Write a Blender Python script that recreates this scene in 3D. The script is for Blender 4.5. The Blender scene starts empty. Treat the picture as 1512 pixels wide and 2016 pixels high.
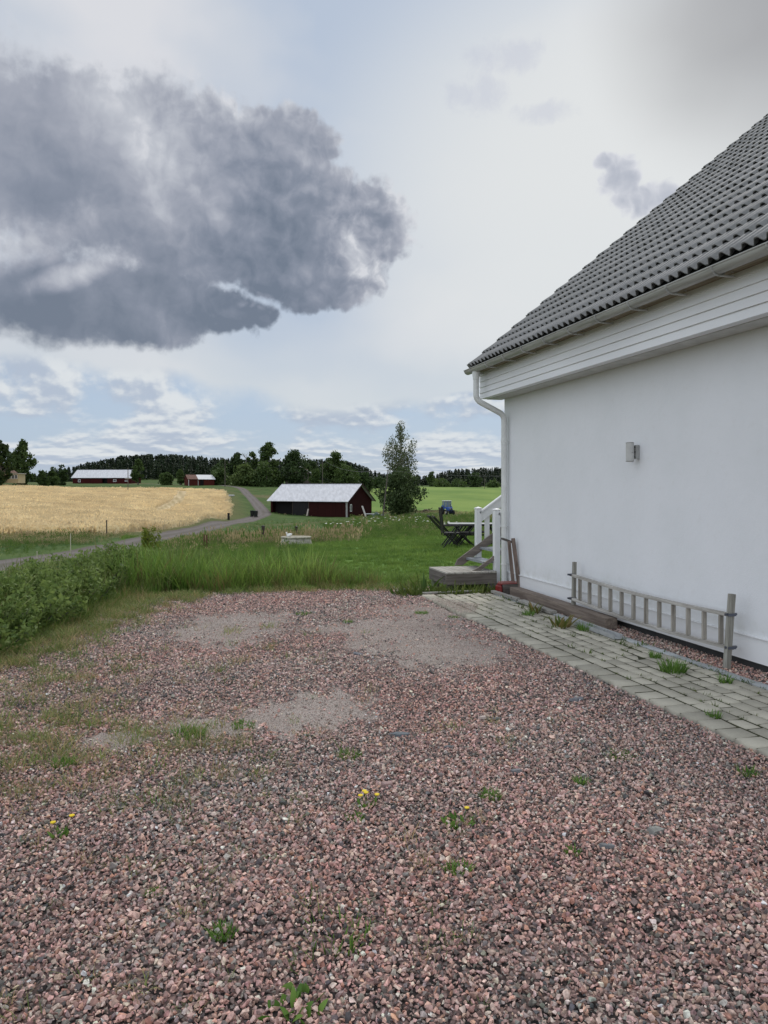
import bpy, bmesh, math, random
import numpy as np
from mathutils import Vector, Matrix
R = math.radians
rng = np.random.default_rng(7)
random.seed(7)
SC = bpy.context.scene
COL = SC.collection

# ------------------------------------------------------------------ camera
YAW = R(14.4); CY, SY = math.cos(YAW), math.sin(YAW); CAMH = 1.6; F = 1500.0
cam = bpy.data.cameras.new('camera'); camo = bpy.data.objects.new('camera', cam); COL.objects.link(camo)
camo.location = (0, 0, CAMH); camo.rotation_euler = (R(90), 0, -YAW)
cam.sensor_fit = 'VERTICAL'; cam.sensor_height = 36; cam.lens = F / 2016 * 36
cam.shift_y = -48 / 2016; cam.clip_start = .05; cam.clip_end = 6000
SC.camera = camo
SC.view_settings.view_transform = 'Standard'; SC.view_settings.look = 'None'
SC.view_settings.exposure = 0; SC.view_settings.gamma = 1
SC.cycles.max_bounces = 5; SC.cycles.diffuse_bounces = 3; SC.cycles.transparent_max_bounces = 6

def xy(px, d):                       # plan position seen in column px at depth d
    u = (px - 756) / F
    return d * (u * CY + SY), d * (CY - u * SY)
def zat(py, d): return CAMH - (py - 960) / F * d
def P(px, py, d): return (*xy(px, d), zat(py, d))

# ------------------------------------------------------------------ node helper
class NT:
    def __init__(s, nt): s.t = nt
    def n(s, typ, ins=None, **pr):
        nd = s.t.nodes.new(typ)
        for k, v in pr.items(): setattr(nd, k, v)
        for k, v in (ins or {}).items(): s.put(nd.inputs[k], v)
        return nd
    def put(s, sock, v):
        if isinstance(v, bpy.types.NodeSocket): s.t.links.new(v, sock)
        elif isinstance(v, bpy.types.Node): s.t.links.new(v.outputs[0], sock)
        else:
            if sock.type == 'RGBA' and hasattr(v, '__len__') and len(v) == 3: v = (*v, 1)
            sock.default_value = v
    def m(s, op, a, b=0, c=0, clamp=False):
        nd = s.t.nodes.new('ShaderNodeMath'); nd.operation = op; nd.use_clamp = clamp
        s.put(nd.inputs[0], a); s.put(nd.inputs[1], b)
        if len(nd.inputs) > 2: s.put(nd.inputs[2], c)
        return nd.outputs[0]
    def v(s, op, a, b=(0, 0, 0)):
        nd = s.t.nodes.new('ShaderNodeVectorMath'); nd.operation = op
        s.put(nd.inputs[0], a); s.put(nd.inputs[1], b)
        return nd.outputs['Value'] if op in ('DOT_PRODUCT', 'LENGTH') else nd.outputs[0]
    def mix(s, f, a, b, mode='MIX'):
        nd = s.t.nodes.new('ShaderNodeMix'); nd.data_type = 'RGBA'; nd.blend_type = mode; nd.clamp_factor = True
        s.put(nd.inputs[0], f); s.put(nd.inputs[6], a); s.put(nd.inputs[7], b)
        return nd.outputs[2]
    def ss(s, x, lo, hi, a=0., b=1.):
        nd = s.t.nodes.new('ShaderNodeMapRange'); nd.interpolation_type = 'SMOOTHSTEP'
        s.put(nd.inputs[0], x)
        for i, q in enumerate((lo, hi, a, b)): s.put(nd.inputs[i + 1], q)
        return nd.outputs[0]
    def noise(s, vec, scale, detail=4, rough=.5, dist=0, dim='3D'):
        nd = s.t.nodes.new('ShaderNodeTexNoise'); nd.noise_dimensions = dim
        s.put(nd.inputs['Vector'], vec); s.put(nd.inputs['Scale'], scale)
        nd.inputs['Detail'].default_value = detail; nd.inputs['Roughness'].default_value = rough
        nd.inputs['Distortion'].default_value = dist
        return nd
    def vor(s, vec, scale, feature='F1', rnd=1, smooth=None):
        nd = s.t.nodes.new('ShaderNodeTexVoronoi'); nd.feature = feature
        s.put(nd.inputs['Vector'], vec); s.put(nd.inputs['Scale'], scale); nd.inputs['Randomness'].default_value = rnd
        if smooth is not None: nd.inputs['Smoothness'].default_value = smooth
        return nd
    def ramp(s, f, stops, interp='LINEAR'):
        nd = s.t.nodes.new('ShaderNodeValToRGB'); cr = nd.color_ramp; cr.interpolation = interp
        while len(cr.elements) < len(stops): cr.elements.new(.5)
        for e, (p, c) in zip(cr.elements, stops): e.position = p; e.color = (*c, 1)
        s.put(nd.inputs[0], f); return nd.outputs[0]

# ------------------------------------------------------------------ sun and sky
SUN_AZ, SUN_EL = R(30), R(50)        # azimuth from +Y towards +X
sun = bpy.data.lights.new('sun', 'SUN'); so = bpy.data.objects.new('sun', sun); COL.objects.link(so)
sun.energy = 1.5; sun.angle = R(12); sun.color = (1, .96, .9)
sd = Vector((math.sin(SUN_AZ) * math.cos(SUN_EL), math.cos(SUN_AZ) * math.cos(SUN_EL), math.sin(SUN_EL)))
so.rotation_euler = sd.to_track_quat('Z', 'Y').to_euler(); so.location = (30, 30, 40)

def srgb(r, g, b):
    f = lambda c: ((c / 255 + .055) / 1.055) ** 2.4 if c > 10 else c / 255 / 12.92
    return (f(r), f(g), f(b))

def make_world():
    w = bpy.data.worlds.new('World'); SC.world = w; w.use_nodes = True
    t = w.node_tree; t.nodes.clear(); k = NT(t)
    out = k.n('ShaderNodeOutputWorld')
    sky = k.n('ShaderNodeTexSky', sky_type='NISHITA', sun_disc=False, sun_elevation=SUN_EL, sun_rotation=SUN_AZ)
    tc = k.n('ShaderNodeTexCoord').outputs['Generated']
    sep = k.n('ShaderNodeSeparateXYZ', {0: tc})
    X, Y, Z = sep.outputs
    az = k.m('MULTIPLY', k.m('ARCTAN2', X, Y), 57.2958)
    el = k.m('MULTIPLY', k.m('ARCSINE', Z), 57.2958)
    A = k.n('ShaderNodeCombineXYZ', {0: az, 1: el}).outputs[0]
    def ae(px, py):
        u = (px - 756) / F; a = math.atan(u)
        return 14.4 + math.degrees(a), math.degrees(math.atan((960 - py) / F * math.cos(a)))
    def ell(px, py, rx, ry, rot=0, vec=None):
        u = (px - 756) / F; c2 = math.cos(math.atan(u)) ** 2
        v2 = math.cos(math.atan((960 - py) / F)) ** 2
        a, e = ae(px, py); ra, re = rx / F * 57.3 * c2, ry / F * 57.3 * v2
        q = k.v('SUBTRACT', vec or A, (a, e, 0))
        if rot:
            nd = k.n('ShaderNodeVectorRotate', {'Vector': q, 'Angle': R(rot)}, rotation_type='Z_AXIS'); q = nd.outputs[0]
        q = k.v('MULTIPLY', q, (1 / ra, 1 / re, 0))
        return k.m('SUBTRACT', 1, k.v('DOT_PRODUCT', q, q))
    def union(L, sm=.35):
        r = L[0]
        for x in L[1:]: r = k.m('SMOOTH_MAX', r, x, sm)
        return r
    # warped coordinates
    nz2 = k.noise(A, .42, 2, .5, dim='2D'); off2 = k.v('MULTIPLY', k.v('SUBTRACT', nz2.outputs['Color'], (.5, .5, .5)), (1.5, 1.2, 0))
    Af = k.v('ADD', A, off2)
    def N2(vec, scale, det, rough=.56): return k.m('SUBTRACT', k.noise(vec, scale, det, rough, dim='2D').outputs[0], .5)
    def V2(vec, scale):
        nd = k.vor(vec, scale); nd.voronoi_dimensions = '2D'; return nd.outputs['Distance']
    fb = N2(Af, .15, 7, .54)
    fb_up = N2(k.v('ADD', Af, (.55, .6, 0)), .15, 5, .55)
    puff = k.m('SUBTRACT', .42, V2(Af, .5)); puff2 = k.m('SUBTRACT', .42, V2(Af, 1.25))
    relief = k.m('SUBTRACT', fb, fb_up)
    # veil: thin bright overcast with faint blue
    v1 = N2(k.v('MULTIPLY', Af, (.6, 1.25, 1)), .06, 3, .5)
    veil = k.ramp(k.m('ADD', v1, .5), [(.34, srgb(184, 197, 215)), (.5, srgb(205, 211, 220)), (.66, srgb(222, 223, 227))])
    glow = k.ss(ell(1240, 360, 800, 560), 0, 1)
    veil = k.mix(k.m('MULTIPLY', glow, .95), veil, srgb(229, 231, 230))
    veil = k.mix(k.ss(el, 5, 14, .6, 0), veil, srgb(208, 216, 221))
    dk = k.ss(k.m('ADD', ell(1650, -120, 560, 460), k.m('MULTIPLY', v1, .9)), -.25, 1.5)
    veil = k.mix(k.m('MULTIPLY', dk, .85), veil, srgb(132, 132, 134))
    skyc = k.v('MULTIPLY', sky, (.085, .085, .085))
    veil = k.mix(.08, veil, skyc)
    # low cumulus banks in perspective
    inv = k.m('DIVIDE', 1, k.m('ADD', k.m('MAXIMUM', Z, .0), .06))
    Pp = k.n('ShaderNodeCombineXYZ', {0: k.m('MULTIPLY', az, .13), 1: k.m('MULTIPLY', inv, .34)}).outputs[0]
    lo = N2(Pp, 1.0, 6, .55)
    lo2 = N2(k.v('ADD', Pp, (.02, -.10, 0)), 1.0, 4, .55)
    mask_low = union([ell(60, 800, 560, 85), ell(350, 880, 700, 85), ell(900, 870, 420, 80), ell(960, 800, 120, 32)], .3)
    mlow = k.ss(k.m('ADD', mask_low, k.m('MULTIPLY', fb, 1.2)), -.25, .5)
    blue = k.mix(.25, srgb(170, 192, 220), skyc)
    cov = k.ss(lo, -.14, .04)
    lit = k.ss(k.m('SUBTRACT', lo, lo2), -.06, .07)
    lowc = k.mix(lit, srgb(174, 187, 206), srgb(221, 226, 230))
    low = k.mix(cov, blue, lowc)
    col = k.mix(k.m('MULTIPLY', mlow, .85), veil, low)
    # big dark cumulus
    M = union([ell(10, 310, 470, 240), ell(350, 370, 320, 200, 10), ell(600, 450, 200, 140, 8), ell(690, 470, 105, 120),
               ell(180, 590, 370, 92), ell(560, 280, 120, 75), ell(590, 530, 190, 80), ell(420, 612, 130, 46)], .25)
    hole = k.m('MAXIMUM', k.m('ADD', ell(497, 596, 50, 26), k.m('ADD', k.m('MULTIPLY', fb, 3), k.m('MULTIPLY', puff2, .9))), 0)
    M = k.m('SUBTRACT', k.m('ADD', M, .10), k.m('MULTIPLY', hole, .12))
    D = k.m('ADD', M, k.m('MULTIPLY', fb, 1.15))
    D = k.m('ADD', D, k.m('MULTIPLY', puff, k.ss(az, -6, 6, .2, .5)))
    D = k.m('ADD', D, k.m('MULTIPLY', puff2, k.ss(az, -6, 6, .1, .24)))
    D = k.m('ADD', D, k.m('MULTIPLY', N2(A, .9, 3, .6), .5))
    covA = k.ss(D, -.10, k.ss(az, -14, 6, .7, .28))
    # tone inside
    tone = k.m('ADD', k.ss(el, 9, 26, .12, .60), k.m('MULTIPLY', N2(k.v('MULTIPLY', A, (1, 1.3, 1)), .085, 3, .45), .95))
    tone = k.m('ADD', tone, k.m('MULTIPLY', relief, k.ss(az, -10, 8, .9, 2.0)))
    tone = k.m('ADD', tone, k.m('MULTIPLY', puff, k.ss(az, -8, 8, .05, .34)))
    tone = k.m('ADD', tone, k.m('MULTIPLY', k.ss(D, .0, .7, 1, 0), k.ss(el, 9, 20, .05, .35)))
    gap = union([ell(0, 480, 220, 55, -22), ell(150, 540, 110, 24, -20)], .3)
    tone = k.m('ADD', tone, k.m('MULTIPLY', k.ss(k.m('ADD', gap, k.m('MULTIPLY', fb, 3)), -.6, 1.2), .62))
    tone = k.m('ADD', tone, k.m('MULTIPLY', k.ss(k.m('ADD', ell(500, 596, 60, 26), k.m('ADD', k.m('MULTIPLY', fb, 3), puff2)), 0, 1.2), .6))
    wh = k.ss(k.m('ADD', ell(715, 470, 75, 115, -10), k.m('MULTIPLY', relief, 5)), -.2, 1.4)
    tone = k.m('ADD', tone, k.m('MULTIPLY', wh, .38))
    ccol = k.ramp(tone, [(.0, srgb(112, 123, 140)), (.3, srgb(134, 142, 158)), (.6, srgb(161, 166, 179)), (.85, srgb(190, 194, 203)), (1, srgb(214, 216, 222))])
    col = k.mix(k.m('MULTIPLY', covA, .97), col, ccol)
    # small cloud above the roof, and faint wisps
    ns = N2(Af, .55, 5, .6)
    Ms = union([ell(1188, 318, 24, 22), ell(1222, 350, 50, 46), ell(1250, 395, 64, 36, 20), ell(1300, 385, 55, 34)], .3)
    Ds = k.m('ADD', k.m('ADD', Ms, k.m('MULTIPLY', ns, 1.1)), k.m('MULTIPLY', puff2, .6))
    ts = k.m('ADD', k.ss(Ds, .0, 1.1, .9, .2), k.m('MULTIPLY', relief, 3))
    csm = k.ramp(ts, [(0, srgb(172, 178, 192)), (1, srgb(218, 220, 227))])
    col = k.mix(k.m('MULTIPLY', k.ss(Ds, 0, .5), .9), col, csm)
    Mw = union([ell(940, 185, 70, 50), ell(1000, 110, 90, 44), ell(1070, 220, 80, 26)], .3)
    Dw = k.ss(k.m('ADD', Mw, k.m('MULTIPLY', ns, 2.4)), -.1, 1.1)
    col = k.mix(k.m('MULTIPLY', Dw, .4), col, srgb(190, 195, 212))
    # unseen sky behind the photographer, strength raised as added fill for the house wall
    dirn = k.v('DOT_PRODUCT', tc, (-.72, -.62, .3))
    boost = k.ss(dirn, .15, .9, 1, 1.85)
    grd = k.ss(el, -3, 0)
    col = k.mix(grd, srgb(92, 96, 84), col)
    bg = k.n('ShaderNodeBackground', {'Color': col, 'Strength': boost})
    t.links.new(bg.outputs[0], out.inputs[0])
    w.cycles.sampling_method = 'MANUAL'; w.cycles.sample_map_resolution = 256
make_world()

# ------------------------------------------------------------------ terrain
DK = np.array([12, 16, 24, 32, 45, 60, 85, 110, 140, 170, 200, 240, 300, 400, 600, 1200.])
TAB = [(-900, [0, -.2, -.85, -1.0, -1.2, -1.1, -.8, -.3, .4, 1.1, 1.7, 2.6, 3.2, 4, 6, 8]),
       (0,    [0, -.25, -.85, -1.0, -1.2, -1.1, -.8, -.3, .4, 1.1, 1.7, 3.2, 3.6, 4, 6, 8]),
       (200,  [0, -.25, -.75, -1.0, -1.3, -1.4, -1.3, -.9, -.3, .4, 1.0, 2.0, 3.2, 5, 9, 12]),
       (400,  [0, -.2, -.5, -.8, -1.3, -1.85, -2.3, -2.0, -1.3, -.3, .7, 2.3, 3.4, 7, 10, 12]),
       (450,  [0, -.15, -.45, -.8, -1.3, -1.9, -2.7, -3.1, -2.1, -.6, .7, 2.2, 3.4, 7, 10, 12]),
       (510,  [0, -.1, -.4, -.8, -1.3, -1.8, -2.7, -3.5, -3.0, -1.6, -.2, 2.0, 3.2, 6, 9, 12]),
       (580,  [0, 0, -.35, -.75, -1.25, -1.75, -2.6, -3.3, -3.5, -2.4, -.6, 2.0, 3.1, 5, 9, 12]),
       (640,  [0, 0, -.33, -.7, -1.2, -1.6, -2.4, -3.1, -3.7, -3.0, -1.4, 1.2, 2.8, 4, 8, 11]),
       (700,  [0, 0, -.3, -.65, -1.1, -1.5, -2.2, -2.9, -3.7, -3.4, -2.4, -.6, 1.2, 2.4, 5, 9]),
       (800,  [0, 0, -.25, -.6, -.95, -1.35, -2.0, -2.65, -3.5, -3.5, -2.9, -1.6, .35, 2.2, 4, 8]),
       (950,  [0, 0, -.22, -.55, -.9, -1.3, -2.0, -2.7, -3.6, -3.2, -2.5, -1.3, .5, 2.2, 4, 8]),
       (1300, [0, 0, -.2, -.5, -.9, -1.3, -2.0, -2.7, -3.2, -3.0, -2.4, -1.2, .5, 2.2, 4, 8]),
       (2600, [0, 0, -.2, -.5, -.9, -1.3, -2.0, -2.5, -2.8, -2.6, -2, -1, .5, 2.2, 4, 8])]
LK = np.log(DK)
def pchip(y):
    h = np.diff(LK); dl = np.diff(y) / h; m = np.zeros(len(y))
    for i in range(1, len(y) - 1):
        if dl[i - 1] * dl[i] > 0: m[i] = 2 * dl[i - 1] * dl[i] / (dl[i - 1] + dl[i])
    m[-1] = dl[-1]
    return m
TU = np.array([(c - 756) / F for c, _ in TAB]); TZ = np.array([z for _, z in TAB], float)
TM = np.array([pchip(z) for z in TZ])
def fbm2(x, y, sc, seed=0, oc=4):
    r = np.random.default_rng(seed); o = 0; a = 1; x = x / sc; y = y / sc
    for i in range(oc):
        for j in range(3):
            t = r.uniform(0, 6.28); ph = r.uniform(0, 6.28); kx, ky = math.cos(t), math.sin(t)
            o = o + a * np.sin(kx * x * 6.28 + ky * y * 6.28 + ph + 1.3 * np.sin((ky * x - kx * y) * 4 + ph * 2))
        a *= .5; x = x * 2.03; y = y * 2.03
    return o / 4
def H(x, y):
    x = np.atleast_1d(np.asarray(x, float)); y = np.atleast_1d(np.asarray(y, float))
    d = x * SY + y * CY; l = x * CY - y * SY; r = np.hypot(x, y)
    dd = np.maximum(d, r * .35); u = l / np.maximum(dd, 1e-6)
    q = np.log(np.clip(dd, 12.0001, 1199)); i = np.clip(np.searchsorted(LK, q) - 1, 0, len(LK) - 2)
    h = LK[i + 1] - LK[i]; t = (q - LK[i]) / h
    h00 = 2*t**3 - 3*t*t + 1; h10 = t**3 - 2*t*t + t; h01 = 3*t*t - 2*t**3; h11 = t**3 - t*t
    c = np.clip(np.searchsorted(TU, u) - 1, 0, len(TU) - 2)
    w = np.clip((u - TU[c]) / (TU[c + 1] - TU[c]), 0, 1); w = w * w * (3 - 2 * w)
    f = lambda c: h00 * TZ[c, i] + h10 * h * TM[c, i] + h01 * TZ[c, i + 1] + h11 * h * TM[c, i + 1]
    z = f(c) * (1 - w) + f(c + 1) * w
    back = np.clip((d / np.maximum(r, 1e-6) + .1) / .4, 0, 1); z = z * back
    z = z + fbm2(x, y, 9, 3) * .05 * np.clip((r - 13) / 8, 0, 1) + fbm2(x, y, 60, 4) * .22 * np.clip((r - 60) / 100, 0, 1)
    # little heaps and hollows raked into the gravel
    inner = np.clip((3.2 - x) / .4, 0, 1) * np.clip((11 - r) / 3, 0, 1)
    z = z + (fbm2(x, y, 1.7, 9) * .016 + .05 * np.exp(-((x - .27) ** 2 + (y - 2.9) ** 2) / .05) - .05 * np.exp(-((x - 1.5) ** 2 + (y - 2.35) ** 2) / .06)) * inner
    return z
def G(px, d):
    x, y = xy(px, d); return (x, y, float(H(x, y)[0]))

# ------------------------------------------------------------------ zones (plan polygons)
def poly(L): return np.array([xy(*p) for p in L])
def dg(py): return CAMH * F / (py - 960)
YARD = np.array([xy(385, dg(1172)), xy(520, dg(1164)), xy(700, dg(1160)), xy(850, dg(1160)), (3.9, 11.9), (6, 12.0), (6, -8), (-9, -8),
                 xy(-600, dg(1480)), xy(-100, dg(1310)), xy(0, dg(1285)), xy(80, dg(1255)), xy(170, dg(1215)), xy(260, dg(1180))])
WHEAT = poly([(-700, 42), (0, 43), (200, 47), (300, 57), (400, 95), (447, 118), (453, 140), (447, 170), (440, 198), (350, 205), (200, 198), (0, 208), (-700, 210)])
PAST = poly([(690, 190), (705, 340), (760, 380), (1000, 385), (2400, 385), (2400, 148), (900, 148), (830, 152), (742, 158)])
BANK = poly([(548, 232), (640, 215), (640, 152), (585, 150), (545, 165)])
LAWN = poly([(560, 12.6), (600, 26), (650, 32), (1000, 36), (1500, 36), (1500, 12.4)])
ROAD = np.array([xy(*p) for p in [(-900, 15), (-150, 20.5), (0, 24), (200, 31.7), (300, 42), (360, 55), (420, 80), (462, 105), (500, 124), (520, 138), (508, 160), (490, 190), (473, 222), (440, 240), (380, 262), (250, 290)]])
TR1 = poly([(354, 196), (350, 168), (338, 138), (318, 116), (285, 100)]); TR2 = poly([(366, 196), (362, 168), (351, 138), (333, 112), (300, 94)])
def smoothline(Pn, n=6):
    o = []
    for i in range(len(Pn) - 1):
        p0, p1, p2, p3 = Pn[max(i - 1, 0)], Pn[i], Pn[i + 1], Pn[min(i + 2, len(Pn) - 1)]
        for t in np.linspace(0, 1, n, endpoint=False):
            o.append(.5 * ((2 * p1) + (-p0 + p2) * t + (2 * p0 - 5 * p1 + 4 * p2 - p3) * t * t + (-p0 + 3 * p1 - 3 * p2 + p3) * t ** 3))
    o.append(Pn[-1]); return np.array(o)
ROADS = smoothline(ROAD)
def segdist(x, y, A, closed):
    n = len(A); best = np.full(x.shape, 1e9); ins = np.zeros(x.shape, bool)
    for i in range(n if closed else n - 1):
        ax, ay = A[i]; bx, by = A[(i + 1) % n]; ex, ey = bx - ax, by - ay
        t = np.clip(((x - ax) * ex + (y - ay) * ey) / (ex * ex + ey * ey), 0, 1)
        best = np.minimum(best, np.hypot(x - ax - t * ex, y - ay - t * ey))
        if closed and ay != by:
            c = ((ay > y) != (by > y)) & (x < (bx - ax) * (y - ay) / (by - ay) + ax); ins ^= c
    return np.where(ins, -best, best) if closed else best
def sdp(x, y, A): return segdist(x, y, A, True)
def zones(x, y):
    return dict(sd_yard=sdp(x, y, YARD), sd_wheat=sdp(x, y, WHEAT), sd_past=np.minimum(sdp(x, y, PAST), sdp(x, y, BANK)),
                sd_lawn=sdp(x, y, LAWN), sd_road=segdist(x, y, ROADS, False) - 1.3,
                sd_tram=np.minimum(segdist(x, y, TR1, False), segdist(x, y, TR2, False)))
# bare patches of fine grit in the yard
PATCH = [(462, 1235, .72, .9), (790, 1240, .95, .8), (870, 1280, .75, .55), (880, 1205, .9, .6), (600, 1400, .52, .42), (380, 1435, .45, .16), (250, 1455, .3, .15)]
def patchmask(x, y):
    o = np.full(np.shape(x), -9.)
    for px, py, ra, rb in PATCH:
        cx, cy = xy(px, dg(py)); l = (x - cx) * CY - (y - cy) * SY; d = (x - cx) * SY + (y - cy) * CY
        o = np.maximum(o, 1 - np.hypot(l / ra, d / rb / 1.3))
    return o + fbm2(x, y, 1.1, 21) * .36 + fbm2(x, y, .3, 22) * .34

# ------------------------------------------------------------------ mesh helpers
def mesh_np(name, V, Fc, mat=None, parent=None, smooth=False, attrs=None, cattr=None, link=True, fcol=None):
    V = np.asarray(V, np.float32); Fc = np.asarray(Fc, np.int32)
    me = bpy.data.meshes.new(name); k = Fc.shape[1]
    me.vertices.add(len(V)); me.vertices.foreach_set('co', V.ravel())
    me.loops.add(Fc.size); me.loops.foreach_set('vertex_index', Fc.ravel())
    me.polygons.add(len(Fc)); me.polygons.foreach_set('loop_start', np.arange(0, Fc.size, k, dtype=np.int32))
    if smooth: me.polygons.foreach_set('use_smooth', np.ones(len(Fc), bool))
    for an, av in (attrs or {}).items():
        a = me.attributes.new(an, 'FLOAT', 'POINT'); a.data.foreach_set('value', np.asarray(av, np.float32))
    if fcol is not None:
        a = me.attributes.new('fcol', 'FLOAT_COLOR', 'FACE'); a.data.foreach_set('color', np.asarray(fcol, np.float32).ravel())
    me.update(calc_edges=True); me.validate()
    o = bpy.data.objects.new(name, me)
    if mat: me.materials.append(mat)
    if link: COL.objects.link(o)
    if parent: o.parent = parent
    return o
def tag(o, label=None, cat=None, group=None, kind=None):
    if label: o['label'] = label
    if cat: o['category'] = cat
    if group: o['group'] = group
    if kind: o['kind'] = kind
    return o
def thing(name, label, cat, loc=(0, 0, 0), rz=0, group=None):
    o = bpy.data.objects.new(name, None); COL.objects.link(o); o.location = loc; o.rotation_euler = (0, 0, rz)
    o.empty_display_size = .2
    return tag(o, label, cat, group)
class MB:
    """collects shapes (local coordinates) into one mesh"""
    def __init__(s): s.v = []; s.f = []; s.mark = []
    def add(s, V, Fc, M=None):
        b = len(s.v); s.mark.append((b, len(s.f)))
        for p in V:
            p = Vector(p)
            if M is not None: p = M @ p
            s.v.append(tuple(p))
        s.f += [tuple(i + b for i in f) for f in Fc]; return s
    def box(s, x0, x1, y0, y1, z0, z1, M=None, bev=0):
        if bev:
            b = bev; bm = bmesh.new(); bmesh.ops.create_cube(bm, size=1)
            for v in bm.verts: v.co = ((x0 + x1) / 2 + v.co.x * (x1 - x0), (y0 + y1) / 2 + v.co.y * (y1 - y0), (z0 + z1) / 2 + v.co.z * (z1 - z0))
            bmesh.ops.bevel(bm, geom=bm.edges[:], offset=b, segments=1, affect='EDGES')
            bm.verts.ensure_lookup_table(); r = s.add([v.co[:] for v in bm.verts], [[v.index for v in f.verts] for f in bm.faces], M); bm.free(); return r
        V = [(x, y, z) for z in (z0, z1) for y in (y0, y1) for x in (x0, x1)]
        return s.add(V, [(0, 2, 3, 1), (4, 5, 7, 6), (0, 1, 5, 4), (2, 6, 7, 3), (0, 4, 6, 2), (1, 3, 7, 5)], M)
    def beam(s, a, b, w, h, up=(0, 0, 1), ext=0):
        a = Vector(a); b = Vector(b); d = b - a; L = d.length; z = d.normalized(); u = Vector(up)
        x = u.cross(z)
        if x.length < 1e-4: x = Vector((1, 0, 0)).cross(z)
        x.normalize(); y = z.cross(x)
        M = Matrix((( x.x, y.x, z.x, a.x), (x.y, y.y, z.y, a.y), (x.z, y.z, z.z, a.z), (0, 0, 0, 1)))
        return s.box(-w / 2, w / 2, -h / 2, h / 2, -ext, L + ext, M)
    def tube(s, pts, rad, n=10, caps=True):
        pts = [Vector(p) for p in pts]; r = rad if hasattr(rad, '__len__') else [rad] * len(pts); V = []; Fc = []; prev = None
        for i, p in enumerate(pts):
            t = (pts[min(i + 1, len(pts) - 1)] - pts[max(i - 1, 0)]).normalized()
            if prev is None:
                x = t.cross(Vector((0, 0, 1)));
                if x.length < .01: x = t.cross(Vector((1, 0, 0)))
            else: x = prev - t * prev.dot(t)
            x.normalize(); prev = x; y = t.cross(x)
            for j in range(n): a = 2 * math.pi * j / n; V.append(p + (x * math.cos(a) + y * math.sin(a)) * r[i])
        for i in range(len(pts) - 1):
            for j in range(n): Fc.append((i * n + j, i * n + (j + 1) % n, (i + 1) * n + (j + 1) % n, (i + 1) * n + j))
        if caps: Fc.append(tuple(range(n))[::-1]); Fc.append(tuple((len(pts) - 1) * n + j for j in range(n)))
        return s.add(V, Fc)
    def lathe(s, prof, n=24, M=None):
        V = []; Fc = []
        for r, z in prof:
            for j in range(n): a = 2 * math.pi * j / n; V.append((r * math.cos(a), r * math.sin(a), z))
        for i in range(len(prof) - 1):
            for j in range(n): Fc.append((i * n + j, i * n + (j + 1) % n, (i + 1) * n + (j + 1) % n, (i + 1) * n + j))
        Fc.append(tuple(range(n))[::-1]); Fc.append(tuple((len(prof) - 1) * n + j for j in range(n)))
        return s.add(V, Fc, M)
    def prism(s, pts, y0, y1, M=None):      # outline in x,z extruded along y
        n = len(pts); V = [(x, y0, z) for x, z in pts] + [(x, y1, z) for x, z in pts]
        return s.add(V, [tuple(range(n))[::-1], tuple(range(n, 2 * n))] + [(i, (i + 1) % n, n + (i + 1) % n, n + i) for i in range(n)], M)
    def build_each(s, name, mat, parent=None, smooth=False, bevel=0):      # one object per shape added
        mk = s.mark + [(len(s.v), len(s.f))]; out = []
        for (v0, f0), (v1, f1) in zip(mk, mk[1:]):
            m = MB(); m.v = s.v[v0:v1]; m.f = [tuple(i - v0 for i in f) for f in s.f[f0:f1]]; out.append(m.build(name, mat, parent, smooth, bevel))
        return out
    def build(s, name, mat, parent=None, smooth=False, bevel=0, link=True):
        me = bpy.data.meshes.new(name); me.from_pydata(s.v, [], s.f)
        bm = bmesh.new(); bm.from_mesh(me); bmesh.ops.recalc_face_normals(bm, faces=bm.faces); bm.to_mesh(me); bm.free()
        if smooth:
            me.polygons.foreach_set('use_smooth', [True] * len(me.polygons))
            me.set_sharp_from_angle(angle=R(40))
        me.materials.append(mat); o = bpy.data.objects.new(name, me)
        if link: COL.objects.link(o)
        if parent: o.parent = parent
        if bevel:
            b = o.modifiers.new('bevel', 'BEVEL'); b.width = bevel; b.segments = 1; b.limit_method = 'ANGLE'
        return o

# ------------------------------------------------------------------ materials
def mat(name, fn, rough=.8, spec=.3, metal=0):
    m = bpy.data.materials.new(name); m.use_nodes = True; t = m.node_tree; t.nodes.clear(); k = NT(t)
    out = k.n('ShaderNodeOutputMaterial'); b = k.n('ShaderNodeBsdfPrincipled')
    b.inputs['Roughness'].default_value = rough; b.inputs['Specular IOR Level'].default_value = spec; b.inputs['Metallic'].default_value = metal
    t.links.new(b.outputs[0], out.inputs[0])
    k.b = b; k.out = out; k.pos = k.n('ShaderNodeTexCoord').outputs['Object']
    r = fn(k)
    if r is not None: k.put(b.inputs['Base Color'], r)
    return m
def bump(k, h, dist=.01, st=1):
    n = k.n('ShaderNodeBump', {'Height': h, 'Distance': dist, 'Strength': st}); k.t.links.new(n.outputs[0], k.b.inputs['Normal'])
def flat(name, c, rough=.6, var=.15, scale=6, spec=.3, metal=0, stretch=(1, 1, 1), bmp=0):
    def fn(k):
        n = k.noise(k.v('MULTIPLY', k.pos, stretch), scale, 5, .6).outputs[0]
        if bmp: bump(k, n, bmp)
        return k.mix(k.ss(n, .3, .7), tuple(x * (1 - var) for x in c), tuple(min(1, x * (1 + var)) for x in c))
    return mat(name, fn, rough, spec, metal)
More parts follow.
